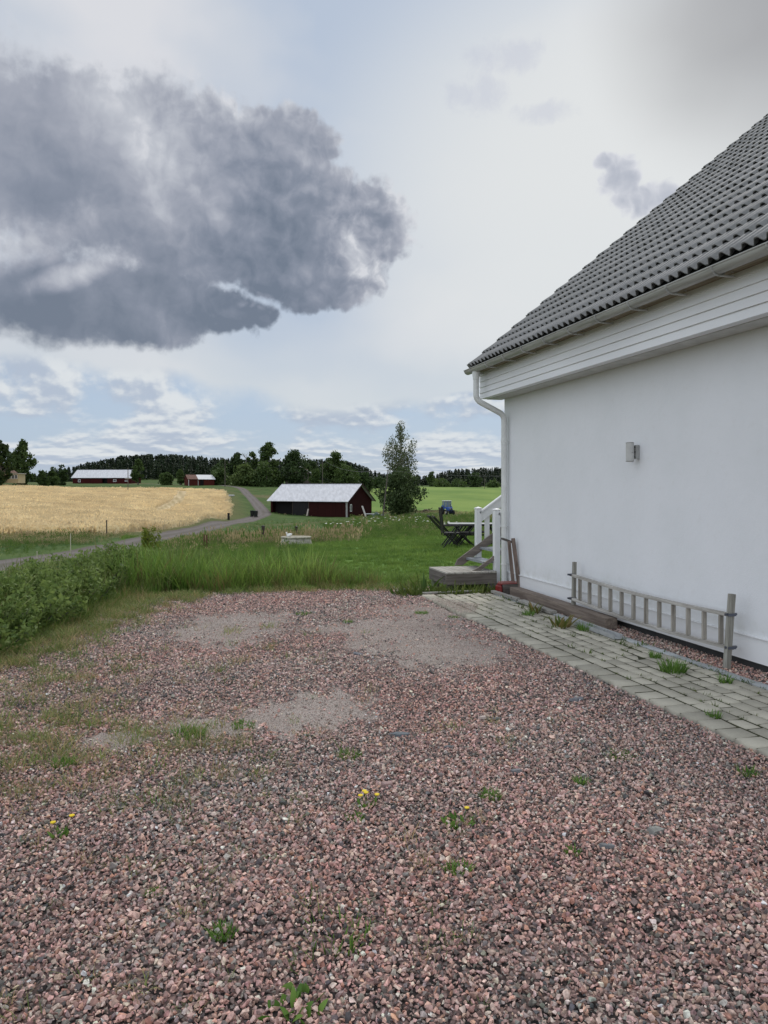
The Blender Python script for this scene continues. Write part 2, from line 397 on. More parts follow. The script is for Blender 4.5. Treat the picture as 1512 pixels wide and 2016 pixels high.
def wood(name, c, dark, axis=1, rough=.85, sc=9):
    def fn(k):
        st = [18, 18, 18]; st[axis] = .9
        n = k.noise(k.v('MULTIPLY', k.pos, st), sc / 6, 6, .65, .6).outputs[0]
        n2 = k.noise(k.pos, 2.3, 4, .6).outputs[0]
        bump(k, n, .002)
        return k.mix(k.m('ADD', k.ss(n, .35, .68), k.m('MULTIPLY', k.m('SUBTRACT', n2, .5), .8), clamp=True), dark, c)
    return mat(name, fn, rough, .25)
def leafmat(name, c1, c2, trans=.3, attr='fcol', inst=False, rough=.6):
    m = bpy.data.materials.new(name); m.use_nodes = True; t = m.node_tree; t.nodes.clear(); k = NT(t)
    out = k.n('ShaderNodeOutputMaterial')
    a = k.n('ShaderNodeAttribute', attribute_name=attr)
    if inst:
        a2 = k.n('ShaderNodeAttribute', attribute_name='col', attribute_type='INSTANCER')
        col = k.v('MULTIPLY', k.mix(a.outputs['Fac'], c1, c2), a2.outputs['Color'])
    else: col = k.mix(a.outputs['Fac'], c1, c2)
    b = k.n('ShaderNodeBsdfPrincipled', {'Base Color': col, 'Roughness': rough, 'Specular IOR Level': .25})
    tr = k.n('ShaderNodeBsdfTranslucent', {'Color': col})
    mx = k.n('ShaderNodeMixShader', {0: trans, 1: b, 2: tr}); t.links.new(mx.outputs[0], out.inputs[0])
    return m
def inst_mat(name, rough=.75, sat=1):
    def fn(k):
        a = k.n('ShaderNodeAttribute', attribute_name='col', attribute_type='INSTANCER').outputs['Color']
        n = k.noise(k.pos, 1.6, 4, .7).outputs[0]
        s = k.vor(k.pos, 3.2).outputs['Color']
        sp = k.n('ShaderNodeSeparateColor', {0: s}).outputs[0]
        f = k.m('ADD', k.ss(n, .25, .75, .62, 1.3), k.m('MULTIPLY', k.m('SUBTRACT', sp, .5), .35))
        return k.v('MULTIPLY', a, k.n('ShaderNodeCombineXYZ', {0: f, 1: f, 2: f}).outputs[0])
    return mat(name, fn, rough, .3)

# ------------------------------------------------------------------ scatter with geometry nodes
def scatter(name, pts, rot, scl, idx, cols, protos, label=None, kind='stuff', cat=None):
    n = len(pts); me = bpy.data.meshes.new(name); me.vertices.add(n); me.vertices.foreach_set('co', np.asarray(pts, np.float32).ravel())
    def A(nm, ty, key, arr): a = me.attributes.new(nm, ty, 'POINT'); a.data.foreach_set(key, np.ascontiguousarray(arr).ravel())
    A('rot', 'FLOAT_VECTOR', 'vector', np.asarray(rot, np.float32)); A('scl', 'FLOAT_VECTOR', 'vector', np.asarray(scl, np.float32))
    A('idx', 'INT', 'value', np.asarray(idx, np.int32))
    A('col', 'FLOAT_COLOR', 'color', np.concatenate([np.asarray(cols, np.float32), np.ones((n, 1), np.float32)], 1))
    o = bpy.data.objects.new(name, me); COL.objects.link(o)
    pc = bpy.data.collections.new(name + '_shapes')
    for i, p in enumerate(protos): p.name = '%s_shape_%02d' % (name, i); pc.objects.link(p)
    g = bpy.data.node_groups.new(name, 'GeometryNodeTree')
    g.interface.new_socket('Geometry', in_out='INPUT', socket_type='NodeSocketGeometry'); g.interface.new_socket('Geometry', in_out='OUTPUT', socket_type='NodeSocketGeometry')
    N = g.nodes.new; L = g.links.new
    gi = N('NodeGroupInput'); go = N('NodeGroupOutput'); ip = N('GeometryNodeInstanceOnPoints'); ci = N('GeometryNodeCollectionInfo')
    ci.inputs['Collection'].default_value = pc; ci.inputs['Separate Children'].default_value = True; ci.inputs['Reset Children'].default_value = True
    def NA(nm, ty): a = N('GeometryNodeInputNamedAttribute'); a.data_type = ty; a.inputs['Name'].default_value = nm; return a.outputs['Attribute']
    L(gi.outputs[0], ip.inputs['Points']); L(ci.outputs[0], ip.inputs['Instance']); ip.inputs['Pick Instance'].default_value = True
    L(NA('idx', 'INT'), ip.inputs['Instance Index']); L(NA('rot', 'FLOAT_VECTOR'), ip.inputs['Rotation']); L(NA('scl', 'FLOAT_VECTOR'), ip.inputs['Scale'])
    L(ip.outputs[0], go.inputs[0])
    md = o.modifiers.new('scatter', 'NODES'); md.node_group = g
    return tag(o, label, cat, kind=kind)

# ------------------------------------------------------------------ ground sheet
def ground_material():
    def fn(k):
        at = {n: k.n('ShaderNodeAttribute', attribute_name=n).outputs['Fac'] for n in ('sd_yard', 'sd_wheat', 'sd_past', 'sd_lawn', 'sd_road', 'sd_tram', 'patch', 'dist')}
        p = k.pos
        n1 = k.noise(p, .35, 5, .6).outputs[0]; n2 = k.noise(p, 2.2, 5, .65).outputs[0]; n3 = k.noise(p, 14, 4, .6).outputs[0]; nb = k.noise(p, .03, 4, .55).outputs[0]
        c0 = k.m('SUBTRACT', n2, .5)
        rough = k.mix(k.ss(n1, .35, .65), (.045, .09, .02), (.085, .13, .034)); rough = k.mix(k.ss(k.m('ADD', nb, k.m('MULTIPLY', c0, .5)), .5, .68), rough, (.15, .13, .06))
        rough = k.mix(k.ss(n3, .4, .8, 0, .35), rough, (.02, .035, .01))
        lawn = k.mix(k.ss(n1, .35, .65), (.09, .18, .035), (.15, .25, .05)); lawn = k.mix(k.ss(n3, .45, .8, 0, .5), lawn, (.03, .06, .012))
        past = k.mix(k.ss(k.noise(k.v('MULTIPLY', p, (1, .35, 1)), .05, 5, .6).outputs[0], .35, .65), (.13, .215, .045), (.20, .28, .065))
        past = k.mix(k.ss(k.noise(k.v('MULTIPLY', p, (.6, 1, 1)), .6, 4, .7).outputs[0], .5, .8, 0, .3), past, (.09, .12, .03))
        wh = k.mix(k.ss(k.noise(p, .12, 6, .65).outputs[0], .35, .65), (.52, .41, .24), (.64, .52, .32))
        wh = k.mix(k.ss(k.noise(k.v('MULTIPLY', p, (.5, 1, 1)), 1.1, 5, .75).outputs[0], .48, .75, 0, .5), wh, (.34, .25, .11))
        vr = k.vor(p, 46); cell = k.n('ShaderNodeSeparateColor', {0: vr.outputs['Color']}).outputs
        grav = k.ramp(cell[0], [(0, (.025, .022, .022)), (.3, (.13, .09, .085)), (.6, (.22, .15, .135)), (.85, (.32, .22, .2)), (1, (.36, .33, .31))], 'CONSTANT')
        grav = k.mix(k.ss(vr.outputs['Distance'], .35, .75, 0, .6), grav, (.03, .025, .022))
        vg = k.vor(p, 190); cg = k.n('ShaderNodeSeparateColor', {0: vg.outputs['Color']}).outputs[0]
        grit = k.mix(cg, (.24, .20, .18), (.46, .41, .37)); grit = k.mix(k.ss(n2, .4, .7, 0, .35), grit, (.20, .165, .135))
        yard = k.mix(k.ss(at['patch'], -.05, .2), grav, grit)
        road = k.mix(k.noise(p, 26, 3, .7).outputs[0], (.085, .072, .062), (.19, .17, .152)); road = k.mix(k.ss(n1, .4, .7, 0, .5), road, (.12, .10, .088))
        rm = k.m('ABSOLUTE', k.m('ADD', at['sd_road'], .72)); road = k.mix(k.m('MULTIPLY', k.ss(rm, .1, .45, 1, 0), .35), road, (.22, .20, .195))
        road = k.mix(k.m('MULTIPLY', k.ss(at['sd_road'], -1.4, -1.05, 1, 0), k.ss(n1, .4, .6, .1, .6)), road, (.10, .12, .05))
        def z(sd, soft, amp): return k.ss(k.m('ADD', sd, k.m('MULTIPLY', c0, amp)), -soft, soft, 1, 0)
        col = k.mix(z(at['sd_past'], 1.0, 4), rough, past)
        col = k.mix(z(at['sd_lawn'], .6, 2), col, lawn)
        verge = k.ss(at['sd_wheat'], 0, 5, 1, 0)
        col = k.mix(k.m('MULTIPLY', verge, .45), col, (.15, .12, .055))
        whc = k.mix(k.m('MULTIPLY', k.ss(at['sd_tram'], .1, .55, 1, 0), .8), wh, (.34, .26, .13))
        col = k.mix(z(at['sd_wheat'], .7, 3), col, whc)
        col = k.mix(z(at['sd_road'], .15, .7), col, road)
        col = k.mix(z(at['sd_yard'], .12, .9), col, yard)
        near = k.ss(at['dist'], 25, 50, 1, 0)
        bump(k, k.m('ADD', k.m('MULTIPLY', vr.outputs['Distance'], -.5), k.m('MULTIPLY', n3, 1)), .012, .7)
        return col
    return mat('ground_cover', fn, .95, .15)
GM = ground_material()
def build_ground():
    fine = np.arange(-36, 36.01, .25); ang = np.concatenate([np.arange(-180, -36, 2.), fine, np.arange(38, 180, 2.)])
    rr = [.6, 1.0]
    while rr[-1] < 2600: rr.append(rr[-1] * (1.02 if rr[-1] < 320 else 1.05))
    rr = np.array(rr); na, nr = len(ang), len(rr)
    a = np.radians(ang) + YAW; X = np.outer(np.sin(a), rr); Y = np.outer(np.cos(a), rr)
    Z = H(X.ravel(), Y.ravel()).reshape(X.shape)
    pav = (X > 3.30) & (X < 6) & (Y < 12) & (Y > -8)
    Z = np.where(pav, Z - .03, Z)
    V = np.stack([X, Y, Z], -1).reshape(-1, 3); V = np.concatenate([V, [[0, 0, float(H(0, 0)[0])]]])
    idx = np.arange(na * nr).reshape(na, nr); i2 = np.roll(idx, -1, 0)
    q = np.stack([idx[:, :-1], idx[:, 1:], i2[:, 1:], i2[:, :-1]], -1).reshape(-1, 4)
    q = q[:, ::-1]
    x, y = V[:, 0], V[:, 1]; zn = zones(x, y); zn['patch'] = patchmask(x, y); zn['dist'] = np.hypot(x, y)
    def fm(k): return zn[k][q].mean(1)
    zone = np.zeros(len(q), int)
    zone[fm('sd_past') < 0] = 1; zone[fm('sd_lawn') < 0] = 2; zone[fm('sd_wheat') < 0] = 3; zone[fm('sd_road') < 0] = 4; zone[fm('sd_yard') < 0] = 5
    cen = len(V) - 1
    for zi, nm in enumerate(['ground', 'pasture', 'lawn', 'field', 'road', 'gravel_yard']):
        qq = q[zone == zi]; use, inv = np.unique(qq, return_inverse=True); inv = inv.reshape(qq.shape)
        VV = V[use]; at = {k: v[use] for k, v in zn.items()}
        o = mesh_np(nm, VV, inv, GM, smooth=True, attrs=at); tag(o, kind='structure')
    # small disc below the camera
    ring = idx[:, 0]; f = np.array([[cen, ring[(i + 1) % na], ring[i]] for i in range(na)]); use, inv = np.unique(f, return_inverse=True)
    o = mesh_np('gravel_yard', V[use], inv.reshape(f.shape), GM, attrs={k: v[use] for k, v in zn.items()}); tag(o, kind='structure')
build_ground()

# ------------------------------------------------------------------ gravel stones
def stone_proto(i, flatn=.62):
    r = np.random.default_rng(100 + i); bm = bmesh.new()
    n = r.integers(8, 13); p = r.normal(size=(n, 3)); p /= np.linalg.norm(p, axis=1)[:, None]; p *= r.uniform(.8, 1.05, (n, 1)); p *= (1, r.uniform(.65, .95), r.uniform(flatn - .1, flatn + .15))
    for v in p: bm.verts.new(v * .5)
    g = bmesh.ops.convex_hull(bm, input=bm.verts)
    bmesh.ops.delete(bm, geom=[e for e in g['geom_interior'] if isinstance(e, bmesh.types.BMVert)], context='VERTS')
    bmesh.ops.bevel(bm, geom=bm.edges[:], offset=.014, segments=1, affect='EDGES')
    me = bpy.data.meshes.new('s'); bm.to_mesh(me); bm.free(); me.materials.append(STM)
    return bpy.data.objects.new('s', me)
STM = inst_mat('crushed_stone')
PAL = np.array([(.335, .205, .18), (.28, .165, .15), (.40, .265, .235), (.22, .145, .135), (.30, .225, .205), (.17, .135, .13), (.105, .10, .105), (.07, .072, .08), (.20, .195, .195), (.46, .36, .32), (.36, .20, .155), (.15, .15, .145)])
PW = np.array([18, 16, 12, 12, 10, 8, 7, 5, 5, 3, 5, 5.]); PW /= PW.sum()
def grid_pts(x0, x1, y0, y1, step, jit=.45):
    gx, gy = np.meshgrid(np.arange(x0, x1, step), np.arange(y0, y1, step)); gx = gx.ravel() + rng.uniform(-jit, jit, gx.size) * step; gy = gy.ravel() + rng.uniform(-jit, jit, gx.size) * step
    return gx, gy
def inview(x, y, m=.12, dmin=0):
    d = x * SY + y * CY; l = x * CY - y * SY; return (d > dmin) & (np.abs(l) < d * (.504 + m) + .5)
def stones():
    P_ = []
    for (d0, d1, step, base, layers) in ((1.7, 5.2, .0158, .0212, 2), (5.2, 8.5, .0185, .0235, 1), (8.5, 13.2, .023, .0275, 1)):
        for L in range(layers):
            x, y = grid_pts(-9, 5.6, 0, 13.5, step if L == 0 else step * 1.7)
            d = x * SY + y * CY; ok = (d > d0) & (d <= d1) & (np.abs(x * CY - y * SY) < d * .6 + 2.4); x, y = x[ok], y[ok]
            ok = sdp(x, y, YARD) < fbm2(x, y, 1.1, 31) * .25 + rng.uniform(-.3, .25, len(x)); x, y = x[ok], y[ok]
            pav = ((x > 3.31) & (x < 4.37) & (y < 10.75)); ok = ~pav & (x < 4.84); x, y = x[ok], y[ok]
            ok = ~((x > 3.8) & (y > 10.9)); x, y = x[ok], y[ok]
            pm = patchmask(x, y); ok = rng.random(len(x)) > np.clip(pm * 1.5 + .38, 0, .94); ok |= (x > 4.3); x, y = x[ok], y[ok]
            s = base * np.exp(rng.normal(0, .26, len(x))) * (1 if L == 0 else 1.12); s = np.clip(s, .01, .048)
            s *= np.clip(1 + fbm2(x, y, 2.3, 41) * .13, .75, 1.3)
            z = H(x, y) + s * .12 + (0 if L == 0 else .008) + rng.uniform(-.007, .006, len(x))
            z = np.where((x > 4.3) & (y < 10.8), z - .0, z)
            P_.append(np.stack([x, y, z, s], 1))
    x, y = grid_pts(-5, 4.8, 4, 12.6, .0135); pm = patchmask(x, y); ok = inview(x, y) & (pm > rng.uniform(-.75, .1, len(x))) & (sdp(x, y, YARD) < -.02) & ~((x > 3.27) & (y < 10.75) & ~((y > 8.9) & (y < 10.2) & (x < 3.75 - .5 * np.abs(y - 9.5)))) & ~((x > 3.8) & (y > 10.9)); x, y = x[ok], y[ok]
    s = np.clip(.0085 * np.exp(rng.normal(0, .4, len(x))), .004, .022); P_.append(np.stack([x, y, H(x, y) + s * .2 + np.where(x > 3.27, .05, 0), s], 1)); ngrit = len(x)
    P_ = np.concatenate(P_); n = len(P_); print('stones', n)
    rot = np.stack([rng.normal(0, .6, n), rng.normal(0, .6, n), rng.uniform(0, 6.28, n)], 1)
    pick = rng.choice(len(PAL), n, p=PW); c = PAL[pick] * np.exp(rng.normal(0, .26, (n, 1))) * np.exp(rng.normal(0, .04, (n, 3)))
    c[pick >= 6] = c[pick >= 6] * np.array([.86, .8, .76]); red = np.clip(fbm2(P_[:, 0], P_[:, 1], 2.6, 51) * .5, -.3, .3)[:, None]; c = c * (1 + red * np.array([[.25, -.05, -.1]]))
    c = c * np.array([1.88, 1.83, 1.68]); c = c * .84 + c.mean(1, keepdims=True) * .16; c = np.clip(c, 0, .8)
    c[n - ngrit:] = c[n - ngrit:] * .35 + np.array([.42, .365, .325]) * .65 * np.exp(rng.normal(0, .3, (ngrit, 1)))
    scatter('gravel', P_[:, :3], rot, np.repeat(P_[:, 3:4], 3, 1), rng.integers(0, 14, n), c, [stone_proto(i) for i in range(14)], 'pink and grey crushed stone gravel spread over the yard')
stones()

# ------------------------------------------------------------------ blades and leaves
def tuft(n, h, spread, wdt, lean=.5, curl=.5, seed=0, heads=0, mat_=None, seg=3, wide=0):
    r = np.random.default_rng(seed); V = []; Fc = []; fc = []
    for b in range(n):
        a = r.uniform(0, 6.28); rad = spread * math.sqrt(r.random()); bx, by = rad * math.cos(a), rad * math.sin(a)
        la = a + r.normal(0, .9); hh = h * r.uniform(.5, 1.05); ln = lean * r.uniform(.2, 1.2); w = wdt * r.uniform(.7, 1.2)
        px, py = -math.sin(la), math.cos(la); v = r.random(); tw = r.uniform(-.8, .8); px, py = px * math.cos(tw) - py * math.sin(tw), px * math.sin(tw) + py * math.cos(tw)
        b0 = len(V)
        for i in range(seg + 1):
            t = i / seg; off = hh * ln * (t + curl * t * t) * .6; z = hh * t * (1 - .25 * ln * curl * t) - .01
            ww = w * (1 - t) ** .6 if not wide else w * math.sin(math.pi * min(1, .12 + .88 * t)) ** .7
            if i == seg: ww = w * .05
            cx, cy = bx + math.cos(la) * off, by + math.sin(la) * off
            V += [(cx - px * ww / 2, cy - py * ww / 2, z), (cx + px * ww / 2, cy + py * ww / 2, z)]
        for i in range(seg): Fc.append((b0 + 2 * i, b0 + 2 * i + 1, b0 + 2 * i + 3, b0 + 2 * i + 2)); fc.append((v, v, v, 1))
        if b < heads:
            b1 = len(V); hl = h * .16
            for q in range(2):
                ex, ey = (px, py) if q == 0 else (-py, px); e = w * 1.6
                V += [(cx - ex * e, cy - ey * e, z - hl * .3), (cx, cy, z - hl), (cx + ex * e, cy + ey * e, z - hl * .3), (cx + ex * .2 * e, cy, z + hl * .6)]
                Fc.append((b1 + 4 * q, b1 + 4 * q + 1, b1 + 4 * q + 2, b1 + 4 * q + 3)); fc.append((1, 1, 1, 1))
    return mesh_np('t', V, Fc, mat_, link=False, fcol=fc)
GRASS = leafmat('grass_blades', (.70, .85, .70), (1.15, 1.1, 1.0), .35, inst=True)
DRY = leafmat('dry_stems', (.75, .75, .75), (1.15, 1.1, 1.0), .3, inst=True)
def put_tufts(name, x, y, hs, cols, protos, label, zoff=0, wscale=None):
    n = len(x); rot = np.stack([rng.normal(0, .08, n), rng.normal(0, .08, n), rng.uniform(0, 6.28, n)], 1)
    ws = hs if wscale is None else wscale
    scl = np.stack([ws, ws, hs], 1)
    print(name, n)
    return scatter(name, np.stack([x, y, H(x, y) + zoff], 1), rot, scl, rng.integers(0, len(protos), n), cols, protos, label)
def colmix(a, b, t, j=.12):
    t = np.clip(t, 0, 1)[:, None]; return (np.array(a) * (1 - t) + np.array(b) * t) * np.exp(rng.normal(0, j, (len(t), 1)))
def ringpts(d0, d1, px0, px1, dens):
    u0, u1 = (px0 - 756) / F, (px1 - 756) / F; area = (u1 - u0) * (d1 * d1 - d0 * d0) / 2; n = int(area * dens)
    d = np.sqrt(rng.uniform(d0 * d0, d1 * d1, n)); u = rng.uniform(u0, u1, n); return d * (u * CY + SY), d * (CY - u * SY), d, 756 + u * F
def notbuilt(x, y):      # keep clear of house, platform, road
    return ~((x > 4.7) & (y < 11.2)) & ~((x > 3.75) & (x < 4.75) & (y > 11) & (y < 12)) & (segdist(x, y, ROADS, False) > 1.5)
def grasses():
    short = [tuft(16, 1, .9, .12, .8, .5, 10 + i, 0, GRASS) for i in range(6)]
    X, Y, Hs, C = [], [], [], []
    # mown lawn
    for d0, d1, dens, w in ((11.6, 18, 120, 1), (18, 28, 60, 1.4), (28, 46, 26, 2.0)):
        x, y, d, px = ringpts(d0, d1, 240, 1080, dens); ok = notbuilt(x, y) & (sdp(x, y, YARD) > .05 + rng.uniform(-.15, .15, len(x))); x, y, d, px = x[ok], y[ok], d[ok], px[ok]
        ok = (px > 560) | (d > 15); x, y, d, px = x[ok], y[ok], d[ok], px[ok]
        t = fbm2(x, y, 3.2, 61) * .6 + .45 + fbm2(x, y, .8, 62) * .4
        X.append(x); Y.append(y); Hs.append(.055 * w * np.exp(rng.normal(0, .25, len(x))) * (1 + .5 * np.clip(fbm2(x, y, 2, 63), 0, 1)))
        C.append(colmix((.115, .195, .04), (.22, .30, .075), t, .15))
    x, y, h, c = map(np.concatenate, (X, Y, Hs, C)); put_tufts('lawn_grass', x, y, h, c, short, 'short mown green grass of the lawn behind the yard')
    # tall green grass at the yard edge
    tall = [tuft(22, 1, .32, .034, .6, .7, 30 + i, 0, GRASS, 4) for i in range(6)]
    x, y, d, px = ringpts(11.7, 20, 190, 1010, 62)
    sdy = sdp(x, y, YARD); hmax = np.interp(px, [190, 300, 560, 650, 760, 860, 1010], [.50, .50, .44, .33, .18, .13, .10]); depth = np.interp(px, [190, 420, 560, 700, 860, 1010], [5.0, 4.6, 3.6, 2.0, 1.0, .6])
    prof = np.clip(sdy / .5, .12, 1) * np.clip((depth - sdy) / (depth * .45), 0, 1)
    h = hmax * prof * np.exp(rng.normal(0, .2, len(x))) * np.clip(1 + .35 * fbm2(x, y, 1.6, 71), .5, 1.6); ok = notbuilt(x, y) & (sdy > .0) & (h > .05); x, y, h, sdy, px = x[ok], y[ok], h[ok], sdy[ok], px[ok]
    t = np.clip(fbm2(x, y, 2.1, 72) * .5 + .5, 0, 1); c = colmix((.11, .20, .035), (.28, .37, .10), t, .25)
    br = (rng.random(len(x)) < np.clip(.75 - sdy * 1.1, .08, .8)); c[br] = colmix((.16, .15, .05), (.24, .20, .09), rng.random(br.sum()))
    x2, y2, d2, px2 = ringpts(6.3, 12.5, -420, 330, 75); s2 = sdp(x2, y2, YARD); ok = (s2 > -.1) & (s2 < 1.1); x2, y2, s2 = x2[ok], y2[ok], s2[ok]
    h2 = (.16 + .16 * np.clip(s2, 0, 1)) * np.exp(rng.normal(0, .25, len(x2))); c2 = colmix((.08, .16, .025), (.19, .23, .06), rng.random(len(x2)), .15); br = rng.random(len(x2)) < .25; c2[br] = colmix((.24, .20, .09), (.34, .27, .13), rng.random(br.sum()))
    x3, y3, d3, px3 = ringpts(7.2, 14, -200, 330, 12); s3 = sdp(x3, y3, YARD); ok = (s3 > .4) & (s3 < 3); x3, y3 = x3[ok], y3[ok]
    h3 = .42 * np.exp(rng.normal(0, .25, len(x3))); c3 = colmix((.16, .22, .06), (.40, .38, .2), rng.random(len(x3)) ** 1.5, .15); x2 = np.concatenate([x2, x3]); y2 = np.concatenate([y2, y3]); h2 = np.concatenate([h2, h3]); c2 = np.concatenate([c2, c3])
    x = np.concatenate([x, x2]); y = np.concatenate([y, y2]); h = np.concatenate([h, h2]); c = np.concatenate([c, c2])
    put_tufts('tall_grass', x, y, h, c, tall, 'tall uncut green grass along the far edge of the gravel', wscale=np.maximum(h, .25) * 1.1)
    # straw coloured meadow by the posts and the roadside
    dry = [tuft(22, 1, .35, .02, .45, .5, 50 + i, 12, DRY, 3) for i in range(5)]
    X, Y, Hs, C = [], [], [], []
    for (d0, d1, p0, p1, dens, hh, gr) in ((30, 43, 420, 700, 7, .42, .32), (30, 37, 330, 430, 7, .36, .32), (22, 31, 200, 400, 8, .26, .7), (19, 30, 380, 600, 6, .2, .9), (46, 75, 640, 1010, 3.0, .34, .88), (34, 50, 690, 1010, 6, .22, .92), (75, 118, 690, 1010, 1.1, .42, .8), (36, 48, -260, 330, 6, .30, .5), (43, 120, 470, 700, .9, .18, .95), (26, 38, -260, 260, 10, .20, .97), (144, 156, 740, 1010, 1.5, .45, .3), (139, 149, 500, 745, 1, .3, .8)):
        x, y, d, px = ringpts(d0, d1, p0, p1, dens); ok = notbuilt(x, y) & (sdp(x, y, WHEAT) > .3); x, y = x[ok], y[ok]
        t = np.clip(fbm2(x, y, 6, 81) * .5 + .5, 0, 1); isg = rng.random(len(x)) < gr + (t - .5) * .5
        c = np.where(isg[:, None], colmix((.08, .165, .035), (.17, .24, .065), rng.random(len(x))), colmix((.33, .27, .16), (.46, .39, .25), rng.random(len(x))))
        X.append(x); Y.append(y); C.append(c); Hs.append(hh * np.exp(rng.normal(0, .25, len(x))) * (.65 + .6 * t) * np.clip((segdist(x, y, ROADS, False) - 1.2) / 2, .25, 1))
    x, y, h, c = map(np.concatenate, (X, Y, Hs, C)); put_tufts('meadow_grass', x, y, h, c, dry, 'tall straw coloured and green meadow grass beside the track', wscale=h * 1.2)
    # wheat
    wt = [tuft(34, 1, .75, .045, .25, .4, 90 + i, 30, DRY, 2) for i in range(4)]
    X, Y, Hs, C = [], [], [], []
    for (d0, d1, dens) in ((41, 62, 7), (62, 100, 3.2), (100, 150, 1.6), (150, 208, 1.1)):
        x, y, d, px = ringpts(d0, d1, -140, 460, dens); sw = sdp(x, y, WHEAT); st = np.minimum(segdist(x, y, TR1, False), segdist(x, y, TR2, False))
        ok = (sw < rng.uniform(-.6, .4, len(x))) & (st > np.where(d > 105, .85, .6)); x, y, d = x[ok], y[ok], d[ok]
        px0, py0 = xy(262, 178); isl = np.hypot((x - px0) / 7, (y - py0) / 5) < 1; ok = ~isl; x, y, d = x[ok], y[ok], d[ok]
        t = fbm2(x, y, 14, 92) * .5 + .5; X.append(x); Y.append(y); C.append(colmix((.66, .56, .38), (.84, .75, .54), t + rng.normal(0, .15, len(x)), .1)); Hs.append(.55 * np.exp(rng.normal(0, .1, len(x))) * (1 + .15 * t))
    x, y, h, c = map(np.concatenate, (X, Y, Hs, C)); put_tufts('wheat', x, y, h, c, wt, 'ripe golden wheat standing in the field left of the track', wscale=h * 1.5)
    # thin weedy grass creeping over the left of the gravel
    th = [tuft(14, 1, .7, .035, 1.0, .8, 110 + i, 0, GRASS, 3) for i in range(6)]
    x, y = grid_pts(-7, 3.3, 1.5, 12.6, .045); ok = inview(x, y) & (sdp(x, y, YARD) < .1); x, y = x[ok], y[ok]
    d = x * SY + y * CY; l = x * CY - y * SY; px = 756 + l / d * F; py = 960 + CAMH / d * F; sdy = -sdp(x, y, YARD)
    m = 1.3 * np.exp(-(np.maximum(sdy - .15, 0) / .5) ** 2) * (px < 400) + .6 * np.exp(-(sdy / .2) ** 2)
    for cx, cy, rx, ry, a in ((60, 1480, 200, 80, 1.1), (330, 1465, 140, 32, 1.0), (40, 1400, 90, 60, .5), (230, 1530, 190, 60, .6), (450, 1530, 90, 40, .3), (330, 1650, 190, 60, .1), (130, 1650, 160, 90, .12), (60, 1860, 90, 100, .05), (690, 1830, 60, 35, .2), (900, 1660, 80, 40, .25), (570, 1960, 60, 40, .2), (480, 1590, 70, 40, .18), (420, 1340, 200, 80, .06), (140, 1330, 120, 40, .5), (330, 1870, 60, 70, .03)):
        m = np.maximum(m, a * np.exp(-((px - cx) / rx) ** 2 - ((py - cy) / ry) ** 2))
    m = m * np.clip(.55 + 1.5 * fbm2(x, y, .45, 121), 0, 1.6); m = m * 1.35
    r3 = np.random.default_rng(77)
    for i in range(75):
        cy = r3.uniform(1230, 2010); cx = r3.uniform(-40, 1100) ** 1.0 if i % 3 else r3.uniform(-40, 500); q = (cy - 960) / 500; m = np.maximum(m, r3.uniform(.3, 1.1) * np.exp(-((px - cx) / (r3.uniform(8, 24) * q)) ** 2 - ((py - cy) / (r3.uniform(3, 9) * q)) ** 2))
    ok = rng.random(len(x)) < m * .8; x, y, sdy = x[ok], y[ok], sdy[ok]; h = .068 * np.exp(rng.normal(0, .4, len(x))) * (1 + .9 * np.exp(-(sdy / .5) ** 2)); h = np.minimum(h, .11) * np.clip(d[ok] / 5, .55, 1)
    c = colmix((.13, .22, .05), (.27, .28, .11), rng.random(len(x)), .2); br = rng.random(len(x)) < .3; c[br] = colmix((.36, .29, .16), (.46, .34, .18), rng.random(br.sum()))
    put_tufts('creeping_weeds', x, y, h, c, th, 'thin green and yellowed weeds creeping over the left of the gravel', .012, wscale=h * 1.3)
    # moss and seedlings in the paving joints
    sm = [tuft(8, 1, .6, .16, .9, .6, 130 + i, 0, GRASS, 2) for i in range(4)]
    X, Y = [], []
    for i in range(7): 
        n = 420; yy = rng.uniform(2.5, 10.7, n); xx = np.full(n, 3.525 + .1405 * i) + rng.normal(0, .004, n); k = fbm2(xx, yy, .9, 141) + rng.normal(0, .3, n) + (.12 * i - .35) > .15; X.append(xx[k]); Y.append(yy[k])
    n = 500; xx = rng.uniform(4.3, 4.46, n); yy = rng.uniform(3, 10.7, n); k = fbm2(xx, yy, .7, 142) > .15; X.append(xx[k]); Y.append(yy[k])
    n = 260; xx = rng.uniform(3.7, 4.7, n); yy = rng.uniform(10.72, 11.3, n); X.append(xx); Y.append(yy)
    n = 160; xx = rng.uniform(3.0, 3.9, n); yy = 10.95 + rng.normal(0, .15, n); X.append(xx); Y.append(yy)
    x = np.concatenate(X); y = np.concatenate(Y); big = (y > 10.7); h = .022 * np.exp(rng.normal(0, .5, len(x))) * np.where(big, 3.0, 1)
    put_tufts('joint_weeds', x, y, h, colmix((.07, .12, .025), (.15, .17, .05), rng.random(len(x)), .2), sm, 'small weeds and moss growing in the paving joints', .012)
grasses()

